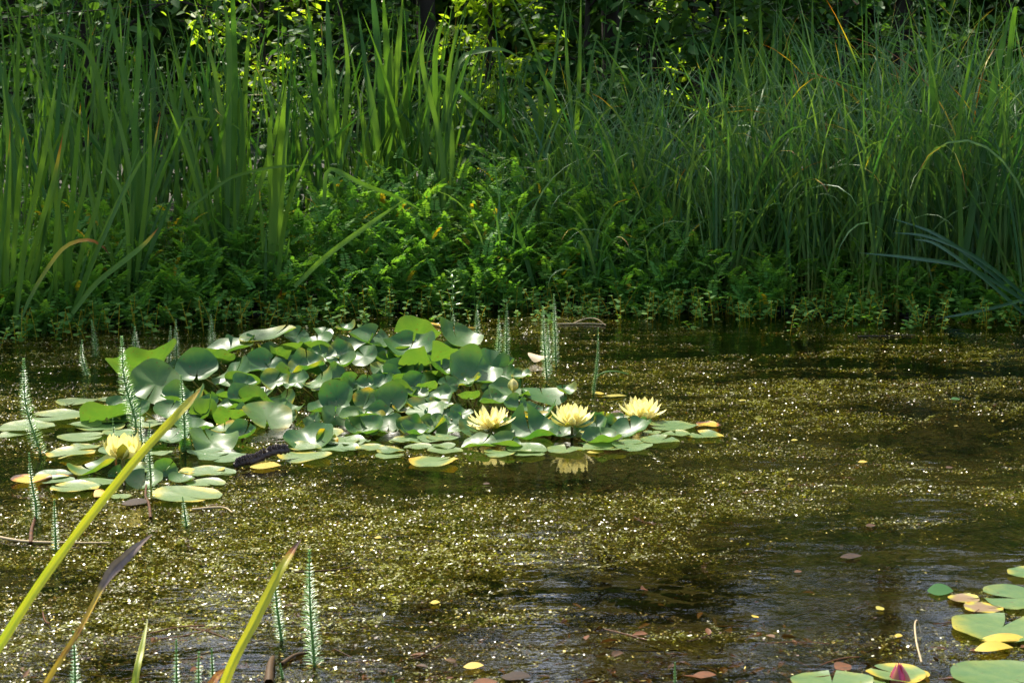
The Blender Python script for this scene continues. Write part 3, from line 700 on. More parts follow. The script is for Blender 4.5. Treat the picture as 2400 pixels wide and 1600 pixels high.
iris_from_photo('dark slanting iris leaf dipping into the water by the far bank', (1265, 740), -.02, [([(1265, 722), (1235, 610), (1215, 540), (1180, 470)], 13, dict(tint=.1))])
iris_from_photo('tall dark iris at the picture edge in front of the sedge bed, bent tips', (2245, 720), .05, [
    ([(2240, 725), (2285, 450), (2340, 150), (2372, 5)], 21, dict(tint=.1)), ([(2265, 725), (2330, 400), (2362, 150), (2378, 25), (2395, 30)], 17, dict(tint=.3)), ([(2200, 720), (2200, 400), (2182, 150), (2170, -20)], 19, dict(tint=.2)), ([(2255, 725), (2250, 500), (2245, 300), (2300, 20)], 14, dict(tint=.4))], 2, ext=(.9, .05))
for bx, tops, lab in ((1740, [(1720, -25), (1742, 60), (1755, 120)], 'three thin iris blades rising behind the sedge below the willow leaves'), (1815, [(1832, -30), (1812, 50), (1780, -20)], 'upright iris blades behind the sedge, before the darkest gap'),
                      (1905, [(1904, -30), (1880, 60), (1932, 80)], 'straight iris blades standing in the darkest gap behind the sedge'), (2040, [(2030, -30), (2060, 10), (1985, 70)], 'iris blades with blue-green sides behind the tallest sedge'), (1345, [(1362, -30), (1322, -10), (1400, 80)], 'tall iris blades behind the umbels against the dark trunk')):
    iris_from_photo(lab, (bx, 620), 1.3, [([(bx + k * 6, 560), (bx + k * 4 + (tx - bx) * .25, 330), (bx + (tx - bx) * .7, 160), (tx, ty)], 13 - k) for k, (tx, ty) in enumerate(tops)], 4, ext=(1.0, .06))
# blue-green blades fallen towards the water near the picture edge
for k, (pts, w, lab) in enumerate([
    ([(2440, 745), (2330, 645), (2200, 552), (2085, 510)], 13, 'topmost of the blue-green iris leaves fallen across the sedge foot'),
    ([(2440, 725), (2300, 610), (2180, 556), (2092, 545)], 12, 'blue-green fallen iris leaf curving just under the topmost one'),
    ([(2440, 728), (2280, 632), (2150, 606), (2010, 592)], 14, 'longest blue-green fallen iris leaf, lying nearly level'),
    ([(2440, 770), (2310, 655), (2200, 575), (2140, 560)], 12, 'dark fallen iris leaf underneath the blue-green ones'),
    ([(2440, 690), (2330, 720), (2260, 735), (2195, 747)], 11, 'iris leaf drooping to touch the water at the sedge foot')]):
    mb = MB(); Y = float(at_z(2420, 752)[1]) - .05 - .03 * k
    traced_leaf(mb, pts, w * .85, Y, tint=.05 + .1 * k, yl=.1, face=.1)
    a = at_depth(2440, 745, Y)
    tag(mb.build('fallen_iris_leaf', M['bluegreen'], loc=a), lab, 'iris leaf')

def filler_iris(px, back, n, hgt, label, group):
    x, y, _ = at_z(px, 735)
    y = float(shore_y(np.array([x]))[0]) + back; x = (px - 1200) / F * y / cP
    z = float(ground_z(np.array([x]), np.array([y]))[0])
    mb = MB(); a = rng.uniform(0, 6.28, n)
    b = np.stack([rng.normal(0, .05, n), rng.normal(0, .05, n), np.full(n, -.03)], -1)
    blades(mb, b, a, np.abs(rng.normal(.10, .22, n)), rng.uniform(0, .6, n) + 1.3 * (rng.random(n) < .12), rng.uniform(.55, 1.05, n) * hgt, rng.uniform(.010, .021, n), rng.uniform(-1.3, 1.3, n), 2.6, base_dry=.08,
           dead=np.where(rng.random(n) < .08, rng.uniform(.03, .12, n), 0), tint=np.clip(rng.normal(.4, .25, n), 0, 1))
    o = mb.build('iris_clump', M['iris']); o.location = (x, y, z)
    return tag(o, label, 'iris', group)
for k in range(44):
    px = -80 + k * 31 + rng.uniform(-22, 22); bk = [.75, 1.0, 1.3, 1.6][k % 4] + rng.uniform(-.15, .15)
    if px < 640: lab, gr = 'iris clump in the shaded mass behind the clumps at the waterline', 'irises massed behind the waterline clumps'
    else: lab, gr = 'iris clump in the shaded mass around the wide dark fan', 'irises massed around the wide dark fan'
    filler_iris(px, bk, int(rng.integers(9, 15)), rng.uniform(1.1, 1.5) if px < 1050 else rng.uniform(.95, 1.3), lab, gr)
for k in range(11):
    filler_iris(1290 + k * 104 + rng.uniform(-40, 40), 1.3 + rng.uniform(-.3, .3), 7, rng.uniform(1.2, 1.55), 'iris clump standing up out of the back of the sedge bed', 'irises at the back of the sedge bed')

def sedge(px, back, n, hgt, label, group, droop=1.0, sp=.07):
    x, y, _ = at_z(px, 735)
    y = float(shore_y(np.array([x]))[0]) + back; x = (px - 1200) / F * y / cP
    z = float(ground_z(np.array([x]), np.array([y]))[0])
    mb = MB(); a = rng.uniform(0, 6.28, n)
    b = np.stack([rng.normal(0, sp, n), rng.normal(0, sp * .8, n), np.full(n, -.03)], -1)
    cv = rng.uniform(.25, 1.4, n) * droop + 1.2 * (rng.random(n) < .28)
    blades(mb, b, a, np.abs(rng.normal(.06, .20, n)), cv, rng.uniform(.55, 1.15, n) * hgt, rng.uniform(.0065, .0145, n), rng.normal(0, .6, n), 2.4, 12, base_dry=.16,
           dead=np.where(rng.random(n) < .10, rng.uniform(.03, .3, n), 0) + (rng.random(n) < .004) * .9, tint=np.clip(rng.normal(.45, .35, n), 0, 1), taper=.45)
    o = mb.build('sedge_tussock', M['sedge']); o.location = (x, y, z)
    return tag(o, label, 'sedge', group)
for k in range(16):
    px = 1290 + k * 78 + rng.uniform(-20, 20)
    sedge(px, .12 + rng.uniform(-.1, .15) + (.25 if px < 1600 else 0), int(np.interp(px, [1300, 1700, 2400], [30, 46, 64])), np.interp(px, [1300, 1500, 1800, 2400], [.85, 1.08, 1.2, 1.4]), 'sedge tussock in the front row of the bed, rooted at the waterline', 'sedges along the waterline')
for k in range(30):
    px = 1260 + (k % 15) * 84 + rng.uniform(-30, 30)
    sedge(px, .55 + .5 * (k // 15) + rng.uniform(-.2, .2), int(np.interp(px, [1300, 2400], [30, 48])), np.interp(px, [1200, 1500, 1900, 2400], [.85, 1.05, 1.15, 1.35]), 'sedge tussock deep in the bed behind the front row', 'sedges behind the waterline row')
for px, n, h, lab in ((1475, 16, .55, 'small arching sedge tuft where the sedge bed meets the cress'), (1560, 22, .55, 'low sedge tuft with leaves splayed over the water'), (1615, 12, .4, 'smallest sedge tuft hanging over the waterline'), (1180, 12, .75, 'thin sedge tuft among the irises'), (1400, 18, .7, 'sedge tuft between the umbels and the cress')):
    sedge(px, .03, n, h, lab, None, 1.6, .03)

# white umbels above the cress
for k, (px, py, lab) in enumerate([(1332, 338, 'white umbel flower highest of the group by the blue-green iris blades'), (1400, 354, 'white umbel flower, one of a close pair'), (1425, 352, 'white umbel flower touching its pair'), (1175, 371, 'white umbel flower near the loose iris clump'),
                                   (1282, 374, 'white umbel flower low beside the blue-green iris blades'), (1255, 404, 'smallest white umbel flower, below the others'), (1545, 302, 'white umbel flower among the sedge leaves'), (590, 463, 'tiny white umbel flower by the broad pale iris'), (785, 386, 'white umbel flower before the shaded irises'), (455, 332, 'faint white umbel flower among dark irises'), (1735, 312, 'white umbel flower deep in the sedge')]):
    Y = 8.75 if px < 1500 else 9.0
    top = at_depth(px, py, Y)
    z = float(ground_z(top[:1], np.array([Y]))[0])
    root = thing('umbel_flower', lab, 'flower', (top[0], Y, z))
    st = MB(); c = np.array([0, 0, top[2] - z])
    tube(st, catmull([[.03, 0, -.02], [.01, .01, c[2] * .6], c - [0, 0, .012]], 8), .0022, 5, .6)
    um = MB(); m_ = 26
    for q in range(m_):
        a, r_ = q * 2.4, .021 * math.sqrt((q + .5) / m_)
        e = c + np.array([math.cos(a) * r_, math.sin(a) * r_, .003 - r_ * r_ * 8 + rng.normal(0, .001)])
        tube(st, [c - [0, 0, .012], e], .0005, 3, .6)
        aa = np.arange(5) * 1.2566 + q
        leaflets(um, np.repeat(e[None], 5, 0), np.stack([np.cos(aa), np.sin(aa), .4 + 0 * aa], -1), np.tile([0, 0, 1.0], (5, 1)), .0038, .003)
    st.build('stem', M['needle_stem'], root); um.build('florets', M['umbel'], root)

# ------------------------------------------------------------------ water lilies
def lily_blade(mb, R_, tilt, roll, notch, cup=.2, wave=.06, fold=0.0, seed=0, tint=.5, edge=0.0, curl=0.0, cleft=.16, rings=7, seg=40, centre=(0, 0, 0)):
    """A lily leaf: a notched disc, cupped and waved, tilted towards the viewer by TILT, rolled in the picture plane, its notch turned by NOTCH (0 = towards the viewer)."""
    r_ = np.random.default_rng(seed + 500)
    rr = np.linspace(0, 1, rings + 1)[1:] ** .85
    a0 = np.linspace(0, 1, seg + 1)
    v = [np.zeros(3)]; tv, dv = [tint], [0]
    ph = r_.uniform(0, 6.28, 4); kk = r_.integers(2, 6, 4)
    P_, D_ = [], []
    for q in rr:
        gap = cleft * (0.35 + .65 * q) * smooth(.05, .3, q) + .012
        th = gap + a0 * (2 * np.pi - 2 * gap)                   # angle from the notch
        lobe = 1 - .06 * np.exp(-((np.minimum(th, 2 * np.pi - th) - gap) / .16) ** 2) * q
        rad = q * lobe * (1 + .02 * np.sin(kk[0] * th + ph[0]) + .012 * np.sin(9 * th + ph[1]))
        x, y = rad * np.sin(th), -rad * np.cos(th)
        z = cup * q ** 2 + wave * q ** 2 * (np.sin(kk[1] * th + ph[2]) + .4 * np.sin((kk[2] + 3) * th + ph[3])) + 2.2 * wave * q ** 2 * np.sin(2 * th + ph[0]) + fold * x * x + curl * q ** 6 * (1 + .6 * np.sin(kk[3] * th + ph[1]))
        P_.append(np.stack([x, y, z], -1)); D_.append(np.clip(edge * (smooth(.55, 1.0, q) * (.6 + .7 * np.sin(kk[2] * th + ph[0])) + (edge > .6) * .5), 0, 1))
    pts = np.vstack([np.zeros((1, 3))] + P_); dry = np.concatenate([[0]] + D_)
    n = seg + 1
    f4 = []
    for i in range(rings - 1):
        j = np.arange(seg)
        f4.append(np.stack([1 + i * n + j, 1 + (i + 1) * n + j, 1 + (i + 1) * n + j + 1, 1 + i * n + j + 1], -1))
    f3 = np.stack([np.zeros(seg, int), 1 + np.arange(seg), 2 + np.arange(seg)], -1)
    pts = pts - np.array([0, 0, cup * .3])
    rot = Matrix.Rotation(-roll, 3, 'Y') @ Matrix.Rotation(tilt, 3, 'X') @ Matrix.Rotation(notch, 3, 'Z')
    pts = pts @ np.array(rot).T * R_ + np.asarray(centre)
    base = mb.n
    vein = np.concatenate([[0]] + [np.where(np.arange(n) % 4 == 2, .22, -.04) * (1 - .5 * q) for q in rr])
    mb.add(pts, np.concatenate(f4), np.clip(tint + vein, 0, 1), dry)
    mb.f.append(f3 + base)

def raised_leaf(i, cx, cy, w, h, roll, notch, typ, label, cup=None, fold=0.0, curl=None, back=0.0, group=None):
    """Leaf standing out of the water; typ y = turned so its lit-through underside shows, o = yellowed."""
    Y = float(np.interp(cy, [760, 900, 1045], [6.45, 5.86, 5.28])) + rng.normal(0, .02)
    if cx > 1150 and cy > 940: Y = float(np.interp(cy, [940, 1060], [5.62, 5.2])) + .03
    if cx > 1100 and cy < 940: Y = min(Y, 6.1)
    Y += back
    c = at_depth(cx, cy, Y)
    zmin = .012
    if c[2] < zmin: c = at_z(cx, cy, zmin); Y = c[1]
    asp = min(h / w, .98); Rm = w / 2 / F * Y * 1.22
    if h > w: Rm, asp = (w * .6 + h * .4) / 2 / F * Y, .93
    el = math.asin(asp); dep = math.atan2(800 - 150 + cy - 800, F)
    tilt = -(el * .85 + dep) * .92 if typ == 'y' else el * (.97 if abs(notch) < 20 else .82) - dep
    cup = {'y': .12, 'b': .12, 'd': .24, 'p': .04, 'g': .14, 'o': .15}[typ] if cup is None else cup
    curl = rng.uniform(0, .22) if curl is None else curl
    tint = np.clip({'y': .75, 'b': .25, 'd': .15, 'p': .7, 'g': .5, 'o': .95}[typ] + rng.normal(0, .1), 0, 1)  # glare, backlight and shade put into each type's tint; o is real yellowing
    bx, by = c[0] * .93 + .0 + rng.normal(0, .02), c[1] + rng.uniform(-.02, .08) + c[2] * .4
    root = thing('water_lily_leaf', label, 'lily leaf', (bx, by, -.04), group)
    inv = -np.array([bx, by, -.04])
    mb = MB(); lily_blade(mb, Rm, tilt, R(roll), R(notch) + rng.normal(0, .5 if abs(notch) > 20 else .05), cup, rng.uniform(.035, .10), fold + rng.uniform(-.1, .25), i, tint, {'o': .42}.get(typ, .14 if i % 5 == 0 and typ != 'y' else 0.02), curl, cleft=rng.uniform(.02, .09) if abs(notch) > 20 else .15, centre=c + inv)
    mb.build('blade', M['lily'], root)
    st = MB(); L = c + inv
    nrm = np.array(Matrix.Rotation(-R(roll), 3, 'Y') @ Matrix.Rotation(tilt, 3, 'X') @ Vector((0, 0, 1)))
    q = L - nrm * Rm * cup * .3
    tube(st, catmull([[0, 0, 0], [L[0] * .35, L[1] * .3, L[2] * .45], q - nrm * Rm * .35 * (1 if L[2] > .08 else .3), q - nrm * .001], 10), .0032, 6, .5, .15)
    st.build('stalk', M['stalk'], root)

LEAVES = [
 (345, 858, 140, 46, 24, 200, 'y', 'long green upcurled leaf at the end of the clump behind the tallest mare\'s tail'),
 (367, 898, 108, 92, -18, 60, 'p', 'large pale shiny leaf hanging at the end of the clump, brightest patch low down'),
 (462, 864, 84, 66, 0, 0, 'd', 'dark green cupped leaf with its notch down, beside the large pale shiny leaf'),
 (547, 879, 82, 52, 28, 150, 'b', 'grey-green leaf rolled upward with a bright lower rim, above the orange blade tip'),
 (620, 858, 78, 48, -12, 180, 'd', 'dark green leaf sloping down below the small bright yellow-green leaf'),
 (644, 893, 56, 44, -5, 190, 'b', 'bluish leaf with a white shine on its edge, middle of the clump'),
 (490, 945, 50, 54, 20, 170, 'b', 'dark blue-green oval leaf standing just past the orange blade tip'),
 (395, 963, 60, 42, -8, 180, 'g', 'rounded yellow-green leaf below the large pale shiny leaf'),
 (540, 953, 58, 20, 0, 90, 'p', 'narrow bright leaf seen almost edge on above the yellow-green folded pair'),
 (540, 977, 68, 38, 8, 200, 'y', 'bright yellow-green leaf lit through, under the narrow bright leaf'),
 (625, 978, 100, 62, -18, 20, 'p', 'broad shiny leaf with white glare on one lobe, front of the clump'),
 (497, 1037, 98, 58, -12, 210, 'p', 'large pale leaf with white glare lying at the front edge by the rhizome'),
 (566, 1020, 62, 34, 5, 170, 'd', 'small dark leaf between the pale front leaf and the rhizome'),
 (525, 1005, 50, 22, 15, 180, 'o', 'yellowing curled leaf edge above the small dark front leaf'),
 (725, 1033, 100, 52, 6, 10, 'd', 'dark green cupped leaf sitting in the water beside the rhizome'),
 (765, 1030, 44, 44, -25, 180, 'o', 'yellow-olive leaf lobe folded up behind the dark cupped front leaf'),
 (540, 816, 96, 34, 10, 180, 'g', 'flat green leaf at the top edge of the clump above the small bright pair'),
 (566, 808, 60, 28, 12, 180, 'd', 'dark bowl-shaped leaf on top of the flat green one'),
 (497, 831, 62, 22, -6, 180, 'y', 'small bright yellow-green leaf tip at the upper edge'),
 (519, 845, 56, 32, 12, 160, 'y', 'bright yellow-green leaf directly under the small bright tip'),
 (629, 790, 112, 30, 10, 180, 'p', 'long pale grey leaf along the upper edge of the clump'),
 (651, 832, 44, 34, -20, 200, 'y', 'small round bright yellow-green leaf below the long pale grey one'),
 (577, 933, 72, 38, 0, 180, 'd', 'dark blue-green leaf lying between shiny leaves in the middle'),
 (575, 900, 52, 32, -10, 180, 'd', 'very dark small leaf shaded under the rolled grey-green leaf'),
 (657, 961, 48, 28, 25, 120, 'p', 'bright curled leaf tip next to the broad shiny front leaf'),
 (680, 974, 36, 38, 0, 180, 'g', 'small round green leaf against the dark hollow in the clump'),
 (250, 976, 104, 34, 14, 180, 'y', 'bright green leaf arched up out of the water before the floating pads'),
 (285, 955, 70, 28, 10, 180, 'b', 'pale blue-grey leaf top showing behind the bright arched leaf'),
 (330, 955, 44, 48, 0, 180, 'd', 'dark leaf in shade behind the tallest mare\'s tail stem'),
 (416, 856, 34, 20, 10, 180, 'g', 'little green leaf above the large pale shiny leaf'),
 (434, 1046, 34, 50, -60, 180, 'd', 'dark green leaf standing folded on edge at the front'),
 (521, 1029, 42, 20, 0, 180, 'b', 'thin grey leaf lying against the pale front leaf'),
 (696, 788, 50, 38, -20, 180, 'b', 'pale blue-grey pointed leaf at the upper edge of the clump'),
 (743, 800, 62, 28, 8, 180, 'b', 'dull grey leaf lying beside the pale pointed leaf'),
 (756, 779, 42, 20, -15, 180, 'g', 'small green leaf at the very top edge in the middle'),
 (812, 770, 40, 15, 12, 180, 'b', 'thin grey leaf highest on the middle edge'),
 (867, 796, 84, 38, -18, 180, 'g', 'green leaf sloping down at the upper edge near the olive translucent leaf'),
 (979, 783, 92, 54, -6, 170, 'y', 'large olive leaf lit from behind, topmost in the clump'),
 (959, 818, 102, 54, 0, 180, 'd', 'large dark bowl-shaped leaf under the topmost olive leaf'),
 (1071, 792, 92, 50, -26, 180, 'g', 'green leaf sloping away at the top beside the olive leaf'),
 (1007, 850, 118, 58, 14, 10, 'y', 'brightest yellow-green folded leaf with small orange specks'),
 (1040, 866, 62, 24, -8, 180, 'd', 'dark underside lobe hanging beneath the brightest folded leaf'),
 (1109, 874, 106, 78, -20, 190, 'b', 'big grey-green leaf with a pale shiny lower half, end of the raised clump'),
 (1150, 855, 86, 92, -42, 200, 'b', 'largest blue-grey leaf standing behind the shiny one at the end of the clump'),
 (756, 830, 56, 44, 0, 180, 'b', 'grey-green leaf between the pale oval and the dark round ones'),
 (800, 824, 52, 38, -8, 10, 'd', 'dark round leaf with white glints at its notch'),
 (854, 834, 56, 44, 24, 180, 'b', 'blue-grey leaf tipped up toward the large dark bowl leaf'),
 (788, 929, 67, 63, 0, 2, 'd', 'dark round leaf with a neat notch below, facing the viewer'),
 (918, 934, 65, 58, 0, -2, 'b', 'pale-rimmed heart-shaped leaf with a deep notch below, facing the viewer'),
 (857, 938, 52, 50, -15, 160, 'o', 'olive-yellow leaf between the two notched round leaves'),
 (885, 928, 40, 44, 25, 180, 'y', 'yellow-green leaf edge just behind the heart-shaped leaf'),
 (821, 898, 42, 40, -20, 180, 'd', 'dark green leaf above the dark round notched leaf'),
 (857, 897, 40, 42, 10, 180, 'b', 'dull blue-grey triangular leaf in the middle of the clump'),
 (897, 896, 44, 34, 10, 180, 'd', 'almost black shaded leaf above the heart-shaped leaf'),
 (971, 897, 47, 40, 0, 5, 'd', 'small dark green leaf hanging below the brightest folded leaf'),
 (719, 858, 74, 38, 8, 180, 'd', 'dark bowl leaf with a bright rim near the pale oval'),
 (743, 835, 35, 24, -10, 180, 'p', 'small pale shiny oval leaf in the upper middle'),
 (793, 879, 48, 28, -28, 180, 'g', 'pale green leaf sliding down under the dark shade'),
 (800, 853, 62, 22, 6, 180, 'g', 'flat green leaf seen edge on below the dark round leaf with glints'),
 (696, 894, 52, 34, 22, 180, 'b', 'blue-dark leaf with bright lower edge beside the curled bright leaf'),
 (751, 895, 64, 32, 26, 170, 'p', 'bright curled leaf shining in the middle of the clump'),
 (785, 977, 60, 54, -25, 190, 'p', 'pale yellow-green leaf with a torn edge, over the dark hollow'),
 (737, 986, 46, 50, 42, 180, 'p', 'pale leaf slanting the other way beside the torn-edged leaf'),
 (836, 977, 68, 21, 0, 180, 'p', 'flat shiny leaf below the dark round notched leaf'),
 (910, 996, 56, 38, 8, 0, 'g', 'green bowl-shaped leaf below the heart-shaped leaf'),
 (957, 1001, 52, 42, -10, 0, 'd', 'dark teal folded leaf beside the green bowl leaf'),
 (1012, 998, 56, 46, 38, 180, 'g', 'green leaf tilted up steeply at the front by the dark folded leaf'),
 (862, 1011, 48, 20, 8, 180, 'p', 'shiny low leaf at the edge of the dark hollow'),
 (997, 964, 76, 40, 6, 180, 'p', 'crumpled leaf with white glare, nearer than the heart-shaped leaf'),
 (1030, 931, 58, 30, 12, 180, 'b', 'blue-grey leaf above the crumpled white one'),
 (1033, 949, 52, 24, -4, 180, 'p', 'bright leaf overlapping the crumpled white one'),
 (1081, 970, 46, 34, -8, 170, 'b', 'teal leaf next to the petals of the flower closest to the clump'),
 (1058, 983, 38, 34, 20, 180, 'b', 'small glossy teal leaf below the other teal one'),
 (1048, 1009, 46, 30, 14, 180, 'p', 'white-shining leaf under the small glossy teal ones'),
 (1050, 901, 40, 32, -20, 180, 'g', 'green leaf tucked under the shiny grey-green leaf'),
 (1096, 894, 56, 24, 8, 180, 'p', 'pale crumpled leaf shining below the big grey-green leaf'),
 (1000, 905, 44, 18, 8, 180, 'y', 'thin yellow leaf slip under the brightest folded leaf'),
 (1098, 931, 46, 18, 4, 180, 'y', 'yellow-green leaf edge-on above the teal leaf'),
 (975, 925, 50, 22, -6, 180, 'g', 'plain green leaf behind the blue-grey one in the middle'),
 (940, 958, 36, 22, -10, 180, 'o', 'yellow leaf lobe peeping below the heart-shaped leaf'),
 (890, 985, 60, 22, -12, 180, 'o', 'yellow-brown leaf lying behind the green bowl leaf'),
 (1150, 1013, 84, 48, 4, 180, 'd', 'dark green leaf directly beneath the flower closest to the clump'),
 (1242, 1012, 112, 64, 4, 175, 'd', 'large dark green leaf between two open flowers'),
 (1123, 1041, 76, 25, 6, 180, 'p', 'white-shining leaf at the foot of the flower stem closest to the clump'),
 (1389, 999, 62, 54, 12, 160, 'b', 'blue-grey leaf tilted up beside the middle flower'),
 (1417, 994, 48, 44, -22, 180, 'g', 'green folded leaf next to the blue-grey leaf by the middle flower'),
 (1478, 1009, 78, 44, 16, 180, 'b', 'grey-blue leaf below the flower farthest from the clump'),
 (1410, 1031, 80, 25, 4, 180, 'g', 'low green leaf lying before the grey-blue leaves'),
 (1193, 923, 84, 36, -6, 180, 'g', 'green leaf lying low beside the closed bud'),
 (1273, 926, 94, 38, -8, 180, 'b', 'grey-green leaf with fine veins behind the middle flower'),
 (1325, 915, 44, 20, -8, 180, 'g', 'small green leaf at the far tip behind the grey veined leaf'),
 (1162, 941, 64, 22, 2, 180, 'p', 'pale grey leaf behind the flower closest to the clump'),
 (1217, 955, 64, 32, -12, 180, 'b', 'blue-grey leaf behind and between the first two open flowers'),
 (1270, 967, 60, 22, 4, 180, 'd', 'thin dark leaf behind the large dark one'),
 (1322, 998, 56, 42, -14, 180, 'g', 'green leaf half hidden under the middle flower'),
 (1446, 985, 50, 24, 6, 180, 'b', 'small grey-blue leaf behind the folded green one'),
 (1255, 979, 68, 18, -8, 180, 'o', 'yellow rolled leaf edge above the large dark leaf'),
 (1322, 1014, 58, 34, 2, 180, 'd', 'dark olive leaf in the shade at the middle flower stem'),
 (1187, 1039, 64, 24, -6, 180, 'g', 'green leaf lying low beneath the large dark leaf'),
 (1512, 990, 24, 20, 0, 180, 'b', 'tiny teal leaf pressed under the farthest flower'),
 (1222, 880, 40, 22, 6, 180, 'b', 'small blue-grey leaf standing past the closed bud'),
 (1185, 880, 46, 30, 30, 180, 'd', 'dark leaf in the shade behind the closed bud'),
 (338, 1126, 74, 48, 0, 180, 'b', 'blue-grey leaf upright under the goblet-shaped flower'),
 (273, 1108, 40, 50, 50, 180, 'd', 'dark leaf on edge behind the goblet flower stem'),
 (386, 1104, 50, 48, -35, 180, 'g', 'green leaf tilted up beside the long brown mare\'s tail stem'),
 (220, 1100, 98, 26, 12, 180, 'p', 'pale leaf rising from the water behind the yellow-edged pad'),
 (425, 1122, 52, 20, -6, 180, 'g', 'green leaf just lifted off the pads by the orange-edged pad'),
]
for i, L in enumerate(LEAVES):
    raised_leaf(i, *L)

# more leaves crowd low between them, in their shade
for i in range(72):
    cx = rng.uniform(390, 1210); cy = rng.uniform(835, 1025) - 30 * math.sin((cx - 420) / 780 * math.pi) + 12
    w = rng.uniform(56, 92)
    raised_leaf(700 + i, cx, cy, w, w * rng.uniform(.25, .7), rng.uniform(-30, 30), rng.uniform(90, 270), 'dbgdgy'[i % 6], 'shaded lily leaf wedged low among the raised leaves of the clump', back=.10, group='shaded leaves low in the lily clump')

# floating pads
def pad(i, cx, cy, w, tint, edge, label, notch=None, mat='pad', asp=None, cat='lily pad', z=.004, cup=.02, wave=.02):
    Y0 = at_z(cx, cy, z); Rm = w / 2 / F * Y0[1]
    mb = MB(); lily_blade(mb, Rm, 0, rng.normal(0, .02), rng.uniform(0, 6.28) if notch is None else R(notch), cup, wave * rng.uniform(.6, 1.4), 0, i + 300, tint, edge * (.62 if edge < .9 else .9), .03, cleft=rng.uniform(.06, .22))
    v = mb.v[0]; v[:, 2] = np.maximum(v[:, 2], -.002 / 1)
    o = mb.build('lily_pad', M[mat]); o.location = [float(c) for c in Y0 + [0, 0, .0012 * (i % 4)]]
    return tag(o, label, cat)
PADS = [
 (1172, 1062, 80, .6, .2, 'green floating pad in front of the white-shining leaf'), (1240, 1064, 76, .7, .1, 'green floating pad below the large dark leaf, front edge'), (1327, 1055, 90, .5, .1, 'green floating pad at the foot of the middle flower'),
 (1422, 1050, 112, .5, .2, 'wide green floating pad beside the small yellow leaf'), (1478, 1036, 64, .4, .1, 'green floating pad under the grey-blue leaf'), (1547, 1032, 96, .5, .1, 'dark-edged floating pad nearest the open water at the clump tip'),
 (1577, 1000, 120, .4, .1, 'large green floating pad behind the others at the clump tip'), (1659, 998, 64, .9, .95, 'orange decayed floating pad at the far tip'), (1651, 1020, 90, .5, .6, 'green floating pad with an orange upper edge at the far tip'),
 (1528, 1014, 44, .4, .1, 'small floating pad beside the grey-blue leaf'), (1584, 1018, 68, .6, .2, 'green floating pad squeezed between the two large tip pads'),
 (808, 1037, 72, .6, .1, 'oval green floating pad before the dark hollow'), (714, 1070, 128, .8, .4, 'wide yellow-green floating pad just in front of the rhizome'), (914, 1069, 70, .7, .1, 'small pale floating pad alone in front of the clump'),
 (1015, 1083, 118, .8, .7, 'orange-rimmed floating pad lowest in front of the clump'), (936, 1036, 52, .6, .1, 'thin floating pad below the green bowl leaf'), (979, 1047, 68, .6, .1, 'green floating pad under the dark folded leaf'),
 (1044, 1056, 86, .7, .1, 'pale green floating pad between the rimmed one and the clump'), (869, 1051, 76, .8, .5, 'yellow-sided shiny floating pad before the dark hollow'), (1026, 1029, 56, .6, .2, 'shiny floating pad at the foot of the steep green leaf'),
 (180, 941, 98, .6, .15, 'oval grey-green pad floating apart behind the arched leaf'), (256, 937, 60, .5, .3, 'dull floating pad touching the oval grey-green one'), (143, 977, 142, .6, .15, 'long grey-green floating pad by the arched green leaf'),
 (64, 1003, 132, .7, .1, 'pale glittering floating pad near the tall bent mare\'s tail'), (30, 1019, 64, .7, .1, 'small pale floating pad cut by the picture edge'), (190, 1025, 112, .6, .1, 'broad pale floating pad beside the goblet flower'),
 (282, 1016, 84, .5, .1, 'pale floating pad directly behind the goblet flower'), (167, 1065, 118, .9, .75, 'pale floating pad with yellow decayed rim'), (233, 1000, 122, .3, .2, 'dark green floating pad under the arched leaf'),
 (378, 1062, 54, .6, .1, 'small floating pad beside the goblet flower, past the yellow blade'), (411, 1034, 44, .7, .1, 'smallest pale floating pad behind the yellow blade'),
 (175, 1145, 118, .9, .6, 'yellow-green floating pad in front of the goblet flower'), (474, 1104, 108, .7, .5, 'floating pad with orange edge beyond the yellow blade'), (483, 1133, 92, .7, .2, 'green floating pad under the orange-edged one'),
 (436, 1163, 172, .8, .5, 'widest yellow-rimmed floating pad in front of the blue-grey leaf'), (74, 1124, 98, .9, .9, 'yellow-brown decaying pad by the bent brown stem'), (148, 1117, 62, .9, .95, 'orange decayed pad beside the yellow-brown one'), (283, 1164, 52, .6, .1, 'green floating pad half hidden by the yellow blade'),
 (2412, 1346, 104, .4, .3, 'green pad cut by the picture edge, highest of the corner pads'), (2395, 1405, 194, .5, .1, 'large two-lobed bright green pad in the corner group', 260), (2259, 1402, 78, .9, .55, 'small olive-brown pad between green fallen leaf and large pads'),
 (2305, 1425, 94, .9, .85, 'purple-brown pad tucked under the two-lobed pad', 90), (2348, 1472, 244, .6, .28, 'biggest blotched green and yellow pad of the corner group', 150),
 (2365, 1594, 286, .45, .08, 'large plain green pad at the bottom corner', 40), (1950, 1600, 196, .5, .1, 'shiny bright green pad at the bottom edge before the magenta bud', 170), (2052, 1606, 76, .5, .1, 'green pad sliver beside the magenta bud at the bottom edge'), (2100, 1580, 144, .8, .7, 'yellow and orange pad around the magenta bud'),
]
for i, L in enumerate(PADS):
    o = pad(i, *L[:6], notch=L[6] if len(L) > 6 else None)
k = 0
